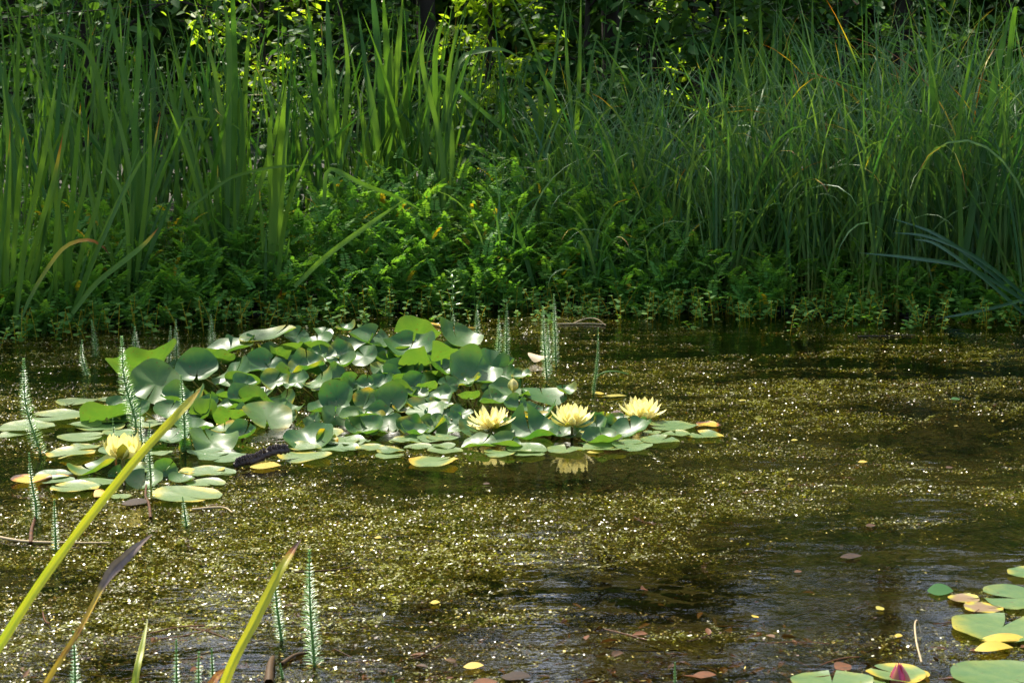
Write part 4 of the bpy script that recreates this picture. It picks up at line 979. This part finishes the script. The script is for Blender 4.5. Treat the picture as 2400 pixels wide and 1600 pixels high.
while k < 34:                                              # the packed skirt of plain pads
    cx, cy = [(rng.uniform(30, 560), rng.uniform(925, 1160)), (rng.uniform(700, 1560), rng.uniform(1012, 1075))][k % 2]
    if (k % 2 and cy > 1075 - abs(cx - 1150) * .055) or (not k % 2 and (cx - 270) ** 2 / 270 ** 2 + (cy - 1045) ** 2 / 125 ** 2 > 1): continue
    o = pad(400 + k, cx, cy, rng.uniform(60, 118), rng.uniform(.2, .8), .3 * (rng.random() < .3), 'pale green floating pad packed in the skirt around the lily clump', wave=.03)
    o['group'] = 'plain floating pads around the lily clump'; k += 1
for o_ in [o for o in COL.objects if o.get('label', '').startswith(('purple-brown', 'small olive-brown'))]:
    o_.data.materials[0] = M['purple_pad']

# flowers
def flower(base_px, stem_px, w_px, label, Y, cupform=False, lean=0.0, seed=0, n=(8, 8, 7, 6), wide=.30, up=0.0):
    r = np.random.default_rng(seed + 900)
    c = at_depth(base_px[0], base_px[1], Y)
    s = at_depth(stem_px[0], stem_px[1], Y + .01)
    root = thing('water_lily_flower', label, 'flower', (s[0], s[1], -.03))
    inv = -np.array([s[0], s[1], -.03])
    L = w_px / F * Y * (.60 if not cupform else .74)
    rot = np.array(Matrix.Rotation(lean, 3, 'Y'))
    def petal(mb, a, el0, el1, ln, wd, tint, z0=0.0, out=.08):
        t = np.linspace(0, 1, 9)
        e = el0 + (el1 - el0) * t
        d = np.stack([np.cos(e) * math.cos(a), np.cos(e) * math.sin(a), np.sin(e)], -1)
        p = np.cumsum(d, 0) * ln / 9 + np.array([math.cos(a) * ln * out, math.sin(a) * ln * out, z0])
        side = np.tile([-math.sin(a), math.cos(a), 0], (9, 1))
        prof = np.array([.5, .7, .87, .97, 1.0, .98, .87, .60, .06])
        pr = wd * prof
        ribbon(mb, (p @ rot.T) + c + inv, pr, side @ rot.T, -.38, np.linspace(tint, tint * .8, 9), 0)
    pe, se, sm, st = MB(), MB(), MB(), MB()
    els = [(R(14), R(34)), (R(34), R(52)), (R(52), R(66)), (R(66), R(80))] if not cupform else [(R(22), R(64)), (R(42), R(78)), (R(60), R(88)), (R(70), R(92))]
    els = [(a + R(up), b + R(up * .8)) for a, b in els]
    for k, (cnt, (e0, e1)) in enumerate(zip(n, els)):
        for q in range(cnt):
            a = (q + .5 * (k % 2)) * 2 * np.pi / cnt + r.normal(0, .07) + k * .2
            petal(pe, a, e0 + r.normal(0, .06), e1 + r.normal(0, .07), L * (1.0, .98, .9, .76)[k] * r.uniform(.92, 1.05), L * wide * (1, 1, .9, .75)[k], np.clip(r.normal(.5, .3), 0, 1), k * L * .02)
    for q in range(4):
        petal(se, q * np.pi / 2 + .9 + seed, R(6) if not cupform else R(28), R(34) if not cupform else R(72), L * .93, L * wide * 1.12, r.random(), -L * .03, .06)
    for q in range(34):
        a = q * 2.4; el = R(50 + 38 * (q / 34))
        d = np.array([math.cos(el) * math.cos(a), math.cos(el) * math.sin(a), math.sin(el)])
        p0 = np.array([math.cos(a), math.sin(a), 0]) * L * .08
        tube(sm, ((np.array([p0, p0 + d * L * .22, p0 + d * L * .4 + [0, 0, .001]])) @ rot.T) + c + inv, [.0011, .0013, .0006], 4, r.random())
    tube(st, catmull([[0, 0, 0], (s + inv) * [1, 1, .6] + [0, 0, .0], (c + inv) - [0, 0, L * .03]], 8), np.linspace(.0038, .0045, 8), 8, .4, .05)
    st.build('stem', M['stalk'], root); se.build('sepals', M['sepal'], root); pe.build('petals', M['petal'], root); sm.build('stamens', M['stamen'], root)
flower((1150, 1000), (1146, 1034), 100, 'pale yellow open lily flower closest to the raised clump', 5.36, lean=-.14, seed=1, up=-6, n=(9, 9, 8, 7), wide=.28)
flower((1341, 996), (1340, 1040), 98, 'pale yellow open lily flower in the middle of the three, on a bare stem', 5.33, lean=.04, seed=2, up=12, wide=.34)
flower((1502, 978), (1500, 1000), 98, 'pale yellow open lily flower at the far end of the row, golden centre showing', 5.58, lean=.08, seed=3, up=2, n=(9, 8, 7, 6), wide=.29)
flower((288, 1072), (292, 1128), 88, 'goblet-shaped pale yellow lily flower apart from the others, near the yellow blade', 4.78, cupform=True, lean=.05, seed=4, n=(6, 6, 5, 4), wide=.42)

def bud(base, tip, Y, w_px, label, mats, seed, stem_to=None):
    b, t = at_depth(*base, Y), at_depth(*tip, Y)
    H = float(np.linalg.norm(t - b)); ax = (t - b) / H
    root = thing('water_lily_bud', label, 'flower bud', (b[0], b[1], -.03)); inv = -np.array([b[0], b[1], -.03])
    x = norm(np.cross(ax, [0, 1, 0])); y = np.cross(ax, x)
    Rb = w_px / 2 / F * Y
    def seg_(mb, a, sc, tint, wdt):
        s = np.linspace(0, 1, 10); prof = np.sin(np.pi * (s * .86 + .1)) ** .8 * sc
        th = np.linspace(-wdt, wdt, 5)
        taper = np.sqrt(np.clip(1 - s ** 4, 0, 1))
        v = []
        for q in range(10):
            ang = a + th * taper[q]
            v.append(b + ax * s[q] * H * (1.0 if sc > .95 else 1.03) + (np.cos(ang)[:, None] * x + np.sin(ang)[:, None] * y) * Rb * prof[q] * (1 - .05 * (th[:, None] / wdt) ** 2))
        i, j = np.meshgrid(np.arange(9), np.arange(4), indexing='ij')
        mb.add(np.concatenate(v) + inv, np.stack([i * 5 + j, i * 5 + j + 1, (i + 1) * 5 + j + 1, (i + 1) * 5 + j], -1).reshape(-1, 4), tint)
    pt, sp, st = MB(), MB(), MB()
    for q in range(6): seg_(pt, q * 1.047 + .3, .86, .3 + .1 * q % 1, .62)
    for q in range(4): seg_(sp, q * 1.571 + seed, 1.0, q * .3, .50)
    tube(st, catmull([[.0, 0, 0], (b + inv) * .6, b + inv], 6), .004, 7, .4, .2)
    st.build('stem', M['stalk'], root); sp.build('sepals', mats[0], root); pt.build('petals', mats[1], root)
bud((1203, 915), (1202, 888), 5.75, 27, 'closed green-yellow lily bud with pinkish sides, behind the open flowers', (M['budsepal'], M['petal']), .4)
bud((2112, 1640), (2106, 1556), 3.17, 56, 'magenta lily bud pointing up at the bottom edge', (M['pinksepal'], M['pink']), .9)

# rhizome and fallen leaves
r0, r1 = at_z(548, 1092, .006), at_z(672, 1052, .03)
mb = MB(); t = np.linspace(0, 1, 26)
path = r0 + (r1 - r0) * t[:, None] + np.stack([.006 * np.sin(t * 9), .006 * np.cos(t * 7), .004 * np.sin(t * 11)], -1)
tube(mb, path, .007 + .002 * np.sin(t * 70) + .003 * np.sin(t * np.pi), 12, .5)
for q in range(150):
    k = rng.integers(1, 25); a = rng.uniform(0, 6.28); rr_ = .012 + .003 * np.sin(k / 26 * np.pi)
    d = np.array([.25 * math.cos(a), .6 * math.cos(a), abs(math.sin(a))])
    tube(mb, [path[k] + d * rr_ * .7, path[k] + d * rr_ * 1.3, path[k] + d * rr_ * 1.45], [.0035, .003, .0008], 5, rng.random())
tag(mb.build('rhizome', M['rhizome'], loc=path[12]), 'dark knobbly wet rhizome lying at the front of the lily clump', 'rhizome')
mb = MB(); c = at_z(1446, 975, .02); th = np.linspace(0, np.pi, 10)
for q in range(9):
    ww = math.sin(math.pi * (q + .5) / 9)
    tube(mb, [c + np.array([(q - 4) * .007, math.cos(a) * .02 * ww, math.sin(a) * .026 * ww - .012]) for a in th], .005, 5, .4 + .05 * q, .0)
tag(mb.build('withered_lily_leaf', M['wither'], loc=c), 'purplish withered leaf lump behind the row of flowers', 'withered leaf')

def fallen(px, py, l_px, w_px, ang, tint, dry, label, mat='debris', bend=.05, z=.004):
    if l_px < 36 and py < 1540: l_px, w_px = l_px * .75, w_px * .75
    c = at_z(px, py, z); s = c[1] / F
    t = np.linspace(-.5, .5, 9); d = np.array([math.cos(ang), math.sin(ang) * 1.0, 0])
    if mat == 'litter': bend, dry = bend * .2, min(1, dry + .25)
    path = t[:, None] * d * l_px * s + np.array([0, 0, 1]) * (bend * l_px * s * (.25 - t ** 2))[:, None] + np.array([-d[1], d[0], 0]) * (.1 * l_px * s * np.sin(t * 4))[:, None]
    mb = MB()
    ribbon(mb, path, w_px * s * np.array([.12, .55, .85, 1, 1, .92, .75, .45, .06]), np.tile([-d[1], d[0], .05], (9, 1)), .08, tint, dry)
    o = mb.build('fallen_leaf', M[mat]); o.location = [float(q) for q in c]
    return tag(o, label, 'fallen leaf')
for a in [
 (1396, 1059, 40, 34, -.3, .9, .18, 'small yellow fallen leaf floating at the wide pad by the middle flower'), (2063, 1425, 30, 40, .4, .2, .08, 'yellow fallen leaf alone on dark water before the corner pads'), (2106, 1489, 26, 34, -.2, .9, .45, 'orange fallen leaf by the arched twig'),
 (2204, 1384, 62, 90, -.15, .0, 0, 'dark green toothed fallen leaf beside the olive-brown pad', 'nettle'), (2355, 1500, 120, 60, -.25, .9, .42, 'bright orange folded leaf under the blotched pad', 'debris', .2), (2330, 1520, 100, 64, .05, .9, .36, 'yellow-orange folded leaf nearest the large plain pad', 'debris', .25),
 (2160, 1577, 44, 56, .5, .9, .4, 'orange curled leaf beside the magenta bud pad'), (622, 1092, 72, 70, .1, .9, .42, 'orange decayed leaf floating by the rhizome'), (2041, 1231, 34, 36, .1, .5, .55, 'reddish fallen leaf far out on the open water', 'litter'), (1862, 1031, 22, 24, 0, .1, .05, 'tiny yellow floating leaf past the clump tip'),
 (1853, 1123, 22, 24, 0, .1, .05, 'tiny yellow floating leaf on the streaked water'), (2022, 1082, 30, 32, 0, .9, .0, 'pale cream floating leaf on the streaked water'), (1995, 1303, 56, 40, .1, .5, .7, 'brown leaf lying under the surface in the dark water', 'litter'), (1870, 1339, 26, 30, 0, .8, .5, 'reddish leaf scrap at the dark water', 'litter'),
 (1770, 1444, 20, 30, .8, .9, .42, 'small orange curled leaf on dark water'), (1110, 1560, 50, 44, .1, .9, 0, 'pale green narrow leaf floating over the leaf litter'), (1020, 1411, 32, 36, .1, .9, .4, 'orange leaf scrap among glittering weed'), (886, 1259, 22, 26, 0, .9, .4, 'tiny orange leaf above the glittering weed'),
 (440, 1105, 46, 60, .3, .9, .42, 'orange leaf stuck to the pad past the yellow blade'), (318, 1178, 66, 60, .1, .3, .85, 'brown decaying leaf curled under the widest yellow-rimmed pad', 'litter', .3), (240, 1160, 44, 60, .6, .4, .6, 'pale brown withered leaf below the goblet flower', 'straw', .5), (1135, 1601, 70, 60, .3, .6, .3, 'reddish brown leaf on the bottom edge litter', 'litter'),
 (1650, 1582, 60, 44, .0, .6, .3, 'reddish oak-coloured leaf in the bottom litter', 'litter', .4), (1976, 1562, 52, 56, .5, .7, .35, 'rusty leaf beside the shiny bottom pad', 'litter', .4), (1210, 1585, 70, 60, -.2, .3, .8, 'dark sodden leaf lying in the bottom litter', 'litter', .3), (1262, 846, 40, 60, .9, .9, .0, 'curled pale cream leaf standing behind the mare\'s tails', 'straw', 1.4),
 (1440, 928, 60, 26, .0, .1, .05, 'yellow strip of leaf floating behind the middle flower'), (1405, 922, 34, 40, .4, .9, .35, 'yellow-orange scrap at the foot of the thin bent stem'), (2158, 1574, 24, 20, 1.2, .6, .6, 'small brown scrap by the magenta bud', 'litter'), (2225, 1095, 26, 28, .3, .9, .55, 'brownish leaf scrap near the picture edge', 'litter'), (1140, 1133, 22, 24, 0, .5, .6, 'reddish scrap below the orange-rimmed pad', 'litter'),
 (2240, 935, 32, 40, .1, .0, 0, 'green fallen leaf far out on the streaked water', 'nettle'), (1740, 938, 26, 20, 0, .1, .05, 'thin yellow scrap out on the water beyond the flowers')]:
    fallen(*a)

def twig(pts, r, label, mat='straw', z=.004, lift=None, cat='twig', name='twig', tint=.5, dry=0.0):
    p = np.array([at_z(a, b, z) for a, b in pts]); p = catmull(p, 18)
    if lift is not None: p[:, 2] += lift * np.sin(np.linspace(0, np.pi, 18))
    mb = MB(); tube(mb, p, np.linspace(r, r * .5, 18), 6, tint, dry)
    return tag(mb.build(name, M[mat], loc=p[0]), label, cat)
twig([(1305, 759), (1380, 758), (1420, 760)], .0035, 'pale straw stalk lying level on the water by the far bank')
twig([(1345, 757), (1375, 752), (1400, 754), (1420, 763)], .003, 'curved pale stalk arching over the level straw by the far bank', lift=.012)
twig([(1000, 758), (1060, 768), (1115, 769)], .008, 'orange-brown reed stalk floating behind the topmost lily leaf', dry=.3, mat='wither')
twig([(1012, 762), (1025, 760), (1040, 772)], .005, 'bent straw beside the orange-brown reed stalk')
twig([(2010, 788), (2080, 787), (2145, 785)], .0035, 'grey stick floating in front of the sedge bed', mat='bark')
twig([(2120, 745), (2230, 742), (2400, 752)], .005, 'brown stick along the waterline under the fallen blue-green leaves', mat='bark')
twig([(-20, 1255), (60, 1268), (160, 1271), (255, 1271)], .0035, 'long pale straw lying on the water behind the yellow blade')
twig([(450, 1193), (520, 1188), (545, 1200)], .003, 'thin pale straw lying in front of the widest yellow-rimmed pad')
twig([(2160, 1551), (2147, 1530), (2143, 1500), (2150, 1480), (2158, 1482)], .002, 'thin pinkish twig arched up out of the dark water', z=.01, lift=.03, mat='straw')
twig([(690, 1340), (780, 1335), (820, 1328)], .002, 'thin brown rootlet curled in the glittering weed', mat='litter')
twig([(660, 1555), (690, 1535), (720, 1528)], .004, 'brown stalk beside the tall front mare\'s tail', mat='litter')
twig([(630, 1600), (634, 1570), (640, 1540)], .009, 'brown fibrous root sticking up at the bottom edge', mat='litter', lift=.01)

# ------------------------------------------------------------------ mare's tails
def mares_tail(tip, base, label, Y=None, w_px=34, bend=0.0, bare=0.0, step=.0072, small=False):
    b = at_z(base[0], base[1], 0) if Y is None else at_depth(base[0], base[1], Y)
    Y = b[1]
    mid = ((tip[0] + base[0]) / 2 + bend, (tip[1] + base[1]) / 2)
    p = catmull([at_depth(*base, Y), at_depth(*mid, Y), at_depth(*tip, Y)], 40)
    root = thing('mares_tail', label, 'water plant', (b[0], b[1], min(b[2], 0) - .05)); inv = -np.array([b[0], b[1], min(b[2], 0) - .05])
    p = np.vstack([[b[0], b[1], min(b[2], 0) - .05], p])
    seg = np.linalg.norm(np.diff(p, axis=0), axis=1); s = np.concatenate([[0], np.cumsum(seg)]); Ltot = s[-1]
    st = MB(); tube(st, p + inv, np.linspace(.0028, .0012, len(p)), 6, .6, np.where(s / Ltot < bare, .75, 0).repeat(6) if bare else 0)
    st.build('stem', M['needle_stem'], root)
    nd = MB(); k = int(Ltot * (1 - bare) / step)
    q = np.linspace(max(.04 / Ltot, bare), .995, max(k, 6)) * Ltot
    c = np.stack([np.interp(q, s, p[:, i]) for i in range(3)], -1)
    d = norm(np.gradient(c, axis=0)); x = norm(np.cross(d, [0, 1, 0])); y = np.cross(d, x)
    u = q / Ltot; m_ = 10
    ln = w_px / 2 / F * Y * np.clip(.30 + 1.6 * (1 - u), .22, 1.05)
    for j in range(m_):
        a = j * 2 * np.pi / m_ + np.arange(len(q)) * .37
        el = np.where(u > .9, .9, .22 + .25 * u)
        dr = (np.cos(a)[:, None] * x + np.sin(a)[:, None] * y) * np.cos(el)[:, None] + d * np.sin(el)[:, None] + rng.normal(0, .08, (len(q), 3))
        l = ln * rng.uniform(.85, 1.1, len(q))
        leaflets(nd, c + inv, dr, np.cross(dr, np.cross(d, dr)), l, .0022 + .0006 * (Y > 5), tint=rng.random(len(q)), droop=.12, fold=.1, dry=np.where((u < .22) & (rng.random(len(q)) < .3), .6, 0))
    nd.build('needles', M['needle'], root)
for a in [
 ((55, 842), (96, 1064), 'tall mare\'s tail nearest the picture edge, curving at its foot', None, 40, -14), ((285, 790), (318, 985), 'tallest white-fringed mare\'s tail, in front of the large pale lily leaf', 5.35, 44, -10), ((424, 880), (432, 990), 'mare\'s tail in front of the dark cupped leaf, by the yellow blade', 5.15, 30, 0),
 ((328, 962), (337, 1075), 'slim mare\'s tail just behind the goblet flower', 4.95, 26, -2), ((264, 981), (272, 1085), 'short mare\'s tail rising behind the goblet flower petals', 4.95, 20, 0, .45), ((725, 1290), (737, 1560), 'biggest frothy mare\'s tail at the front, beside the brown-tipped yellow blade', None, 52, -4),
 ((642, 1320), (660, 1500), 'slimmer mare\'s tail half hidden by the brown-tipped yellow blade', None, 34, -3), ((127, 1170), (131, 1288), 'short lone mare\'s tail in front of the yellow-brown pad', None, 24, 0), ((428, 1165), (437, 1232), 'little mare\'s tail just in front of the widest yellow-rimmed pad', None, 26, 0),
 ((172, 1480), (172, 1680), 'mare\'s tail behind the withered blade at the bottom edge', None, 36, 4), ((413, 1500), (415, 1700), 'slim pale mare\'s tail at the bottom edge, first past the short green blade', None, 30, 0), ((466, 1528), (464, 1720), 'blunt-tipped mare\'s tail at the bottom edge', None, 36, 0),
 ((496, 1520), (500, 1630), 'small leafy mare\'s tail between the blunt one and the yellow blade', None, 26, 0), ((530, 1560), (538, 1650), 'little mare\'s tail half behind the base of the yellow blade', None, 22, 0), ((215, 752), (224, 835), 'faint mare\'s tail by the far bank, first from the iris clump', None, 22, 2), ((316, 768), (318, 845), 'bushy mare\'s tail behind the long upcurled lily leaf', None, 30, 0),
 ((400, 765), (396, 850), 'mare\'s tail of a close pair behind the lily clump', None, 20, 0), ((412, 750), (414, 855), 'taller mare\'s tail of the close pair behind the lily clump', None, 22, 0), ((494, 738), (498, 822), 'mare\'s tail standing behind the small yellow-green lily leaves', None, 26, 0),
 ((1118, 715), (1118, 800), 'mare\'s tail behind the sloping green top leaf', None, 22, 0), ((1169, 742), (1164, 850), 'green mare\'s tail beside the largest blue-grey leaf', None, 24, 3), ((1188, 712), (1187, 845), 'taller mare\'s tail behind the green one at the blue-grey leaf', None, 22, 0), ((1272, 718), (1282, 890), 'mare\'s tail of the group of three behind the bud', None, 24, -2),
 ((1298, 690), (1303, 860), 'tallest mare\'s tail of the group of three behind the bud', None, 22, 0), ((1284, 760), (1286, 880), 'shortest mare\'s tail of the group of three behind the bud', None, 24, 0), ((1402, 768), (1390, 925), 'thin mare\'s tail standing alone beyond the middle flower', None, 14, 4), ((1062, 730), (1062, 770), 'small mare\'s tail behind the gap between the two top leaves', None, 18, 0),
 ((1582, 1552), (1582, 1640), 'single small mare\'s tail at the bottom edge in the litter', None, 18, 0), ((192, 798), (205, 880), 'dark mare\'s tail leaning in the water behind the floating pads', None, 22, -6), ((657, 1555), (662, 1590), 'tiny mare\'s tail tip beside the fibrous root', None, 18, 0), ((921, 1588), (923, 1640), 'green tip of a mare\'s tail cut by the bottom edge', None, 22, 0), ((382, 985), (382, 1022), 'tiny mare\'s tail behind the yellow blade', None, 16, 0)]:
    mares_tail(*a[:2], a[2], a[3], a[4], a[5], a[6] if len(a) > 6 else 0.0)
mares_tail((351, 988), (353, 1110), 'mare\'s tail with a long bare brown stem beside the yellow blade', 4.55, 24, -3, 0.02)
twig([(353, 1213), (349, 1180), (341, 1160), (346, 1120), (352, 1105)], .004, 'bare brown stem curving down to the water below the slim mare\'s tail', mat='litter', cat='stem', name='bare_stem', dry=.7)
mares_tail((68, 1062), (84, 1180), 'bent old mare\'s tail standing on a brown stalk near the picture edge', 4.35, 26, -3)
twig([(72, 1272), (74, 1240), (84, 1205), (84, 1180)], .005, 'brown stalk rising from the water near the picture edge', mat='litter', cat='stem', name='bare_stem', dry=.7)
# the stem laid level off the thin mare's tail
p = catmull([at_z(1394, 885, .03), at_z(1415, 873, .05), at_z(1440, 870, .05), at_z(1472, 876, .03)], 14)
mb = MB(); tube(mb, p, .0028, 6, .8)
nn = 60; ii = np.linspace(0, 13, nn).astype(int); aa = rng.uniform(0, 6.28, nn)
leaflets(mb, p[ii], np.stack([rng.normal(0, .4, nn), np.cos(aa), np.sin(aa)], -1), np.tile([1.0, 0, .2], (nn, 1)), .008, .0018, tint=.8)
tag(mb.build('water_plant_runner', M['needle_stem'], loc=p[0]), 'arched pale runner branching off the thin lone mare\'s tail', 'water plant')

# pale upright herb on the far waterline
b = at_z(1055, 742, 0); root = thing('loosestrife_shoot', 'pale grey-green leafy shoot standing in the water before the cress, catching the light', 'water plant', (b[0], b[1], 0))
mb, lf = MB(), MB(); t = np.linspace(0, 1, 9); tp = np.stack([.012 * np.sin(t * 3), 0 * t, t * .185], -1)
tube(mb, np.vstack([[0, 0, -.06], tp]), .0025, 5, .7)
for q in range(1, 9):
    for sg in (0, np.pi):
        a = q * 1.57 + sg
        leaflets(lf, tp[q:q + 1], np.array([[math.cos(a), math.sin(a), .35 + .07 * q]]), np.array([[-.3 * math.cos(a), -.3 * math.sin(a), 1.0]]), .055 - .003 * q, .014, tint=.9, droop=.25)
mb.build('stem', M['needle_stem'], root); lf.build('leaves', M['needle'], root)

# ------------------------------------------------------------------ iris blades at the near bank, in front of everything
def near_blade(pts, w_px, Y, label, mat, dead, tint, fold=.2, face=.15, base_dry=0.0, twist=0.0, name='iris_leaf'):
    p2 = catmull(pts, 44); t = np.linspace(0, 1, 44)
    p = np.array([at_depth(a, b_, Y + .18 * tt ** 1.3) for (a, b_), tt in zip(p2, t)])
    d = norm(np.gradient(p, axis=0)); view = norm(p - np.array([0, 0, CAM_H]))
    acr = norm(np.cross(d, view)); dep = norm(np.cross(acr, d))
    fc = face + twist * np.sin(t * 14)
    wd = np.cos(fc)[:, None] * acr + np.sin(fc)[:, None] * dep
    wp = np.interp(t, np.linspace(0, 1, len(w_px)), w_px) * Y / F
    dr = np.interp(t, np.linspace(0, 1, len(dead)), dead)
    nc = 9; cols = np.linspace(-.5, .5, nc); r_ = np.random.default_rng(int(w_px[2] * 10) + len(pts))
    nrm = norm(np.cross(d, wd)); off = r_.normal(0, .13, nc); off[nc // 2] = -.35
    rag = 1 + .05 * r_.standard_normal((44, 1)) * (np.abs(cols[None]) > .45)
    v = p[:, None] + wd[:, None] * (wp[:, None] * cols[None] * rag)[..., None] + nrm[:, None] * (wp[:, None] * (np.abs(cols[None]) * fold + .02 * r_.normal(0, 1, (1, nc))))[..., None]
    i, j = np.meshgrid(np.arange(43), np.arange(nc - 1), indexing='ij')
    tt = np.broadcast_to(tint, (44,))[:, None] + off[None] + .05 * r_.standard_normal((44, nc))
    dd = np.clip(dr[:, None] + (.12 * r_.standard_normal((44, nc)) + .12 * np.abs(cols[None])) * (dr[:, None] > .03), 0, 1)
    mb = MB(); mb.add(v.reshape(-1, 3), np.stack([i * nc + j, i * nc + j + 1, (i + 1) * nc + j + 1, (i + 1) * nc + j], -1).reshape(-1, 4), np.clip(tt, 0, 1).reshape(-1), dd.reshape(-1))
    return tag(mb.build(name, M[mat], loc=p[0]), label, 'iris leaf')
near_blade([(-520, 2450), (-260, 1930), (-30, 1560), (120, 1330), (300, 1100), (400, 988), (440, 945), (470, 912)], [20, 22, 22, 22, 21, 21, 19, 2], 2.35, 'long yellow-green iris blade crossing the picture corner, orange at its tip', 'nearblade', [0] * 10 + [.08, .35, .75], np.linspace(.35, 1, 44))
near_blade([(-300, 2450), (-60, 1900), (100, 1612), (190, 1470), (255, 1350), (300, 1300), (356, 1252)], [12, 13, 13, 13, 15, 30, 24, 3], 2.42, 'withered grey-purple iris blade with a crumpled twisted tip', 'wither', [.02, .02, .05, .3, .7, .0, 0, 0, 0], .5, .35, .3, 0, .45, name='withered_iris_leaf')
near_blade([(260, 2500), (420, 2000), (520, 1620), (600, 1450), (655, 1340), (682, 1295), (706, 1262)], [19, 21, 24, 26, 25, 22, 14, 2], 2.5, 'bright yellow iris blade with brown spots and a dark brown tip', 'nearblade', [0] * 9 + [.10, .75, .95, 1.0], np.linspace(.6, 1, 44))
near_blade([(240, 2500), (280, 1900), (315, 1610), (332, 1520), (346, 1452)], [20, 20, 18, 15, 1], 2.55, 'short bright green iris blade poking up from the bottom edge', 'nearblade', [0, 0, 0, 0, 0], .5)
near_blade([(300, 2400), (420, 1800), (495, 1605), (540, 1560)], [20, 24, 22, 2], 2.55, 'orange-brown iris tip at the foot of the bright yellow blade', 'nearblade', [.3, .5, .7, .75, .85], .9)
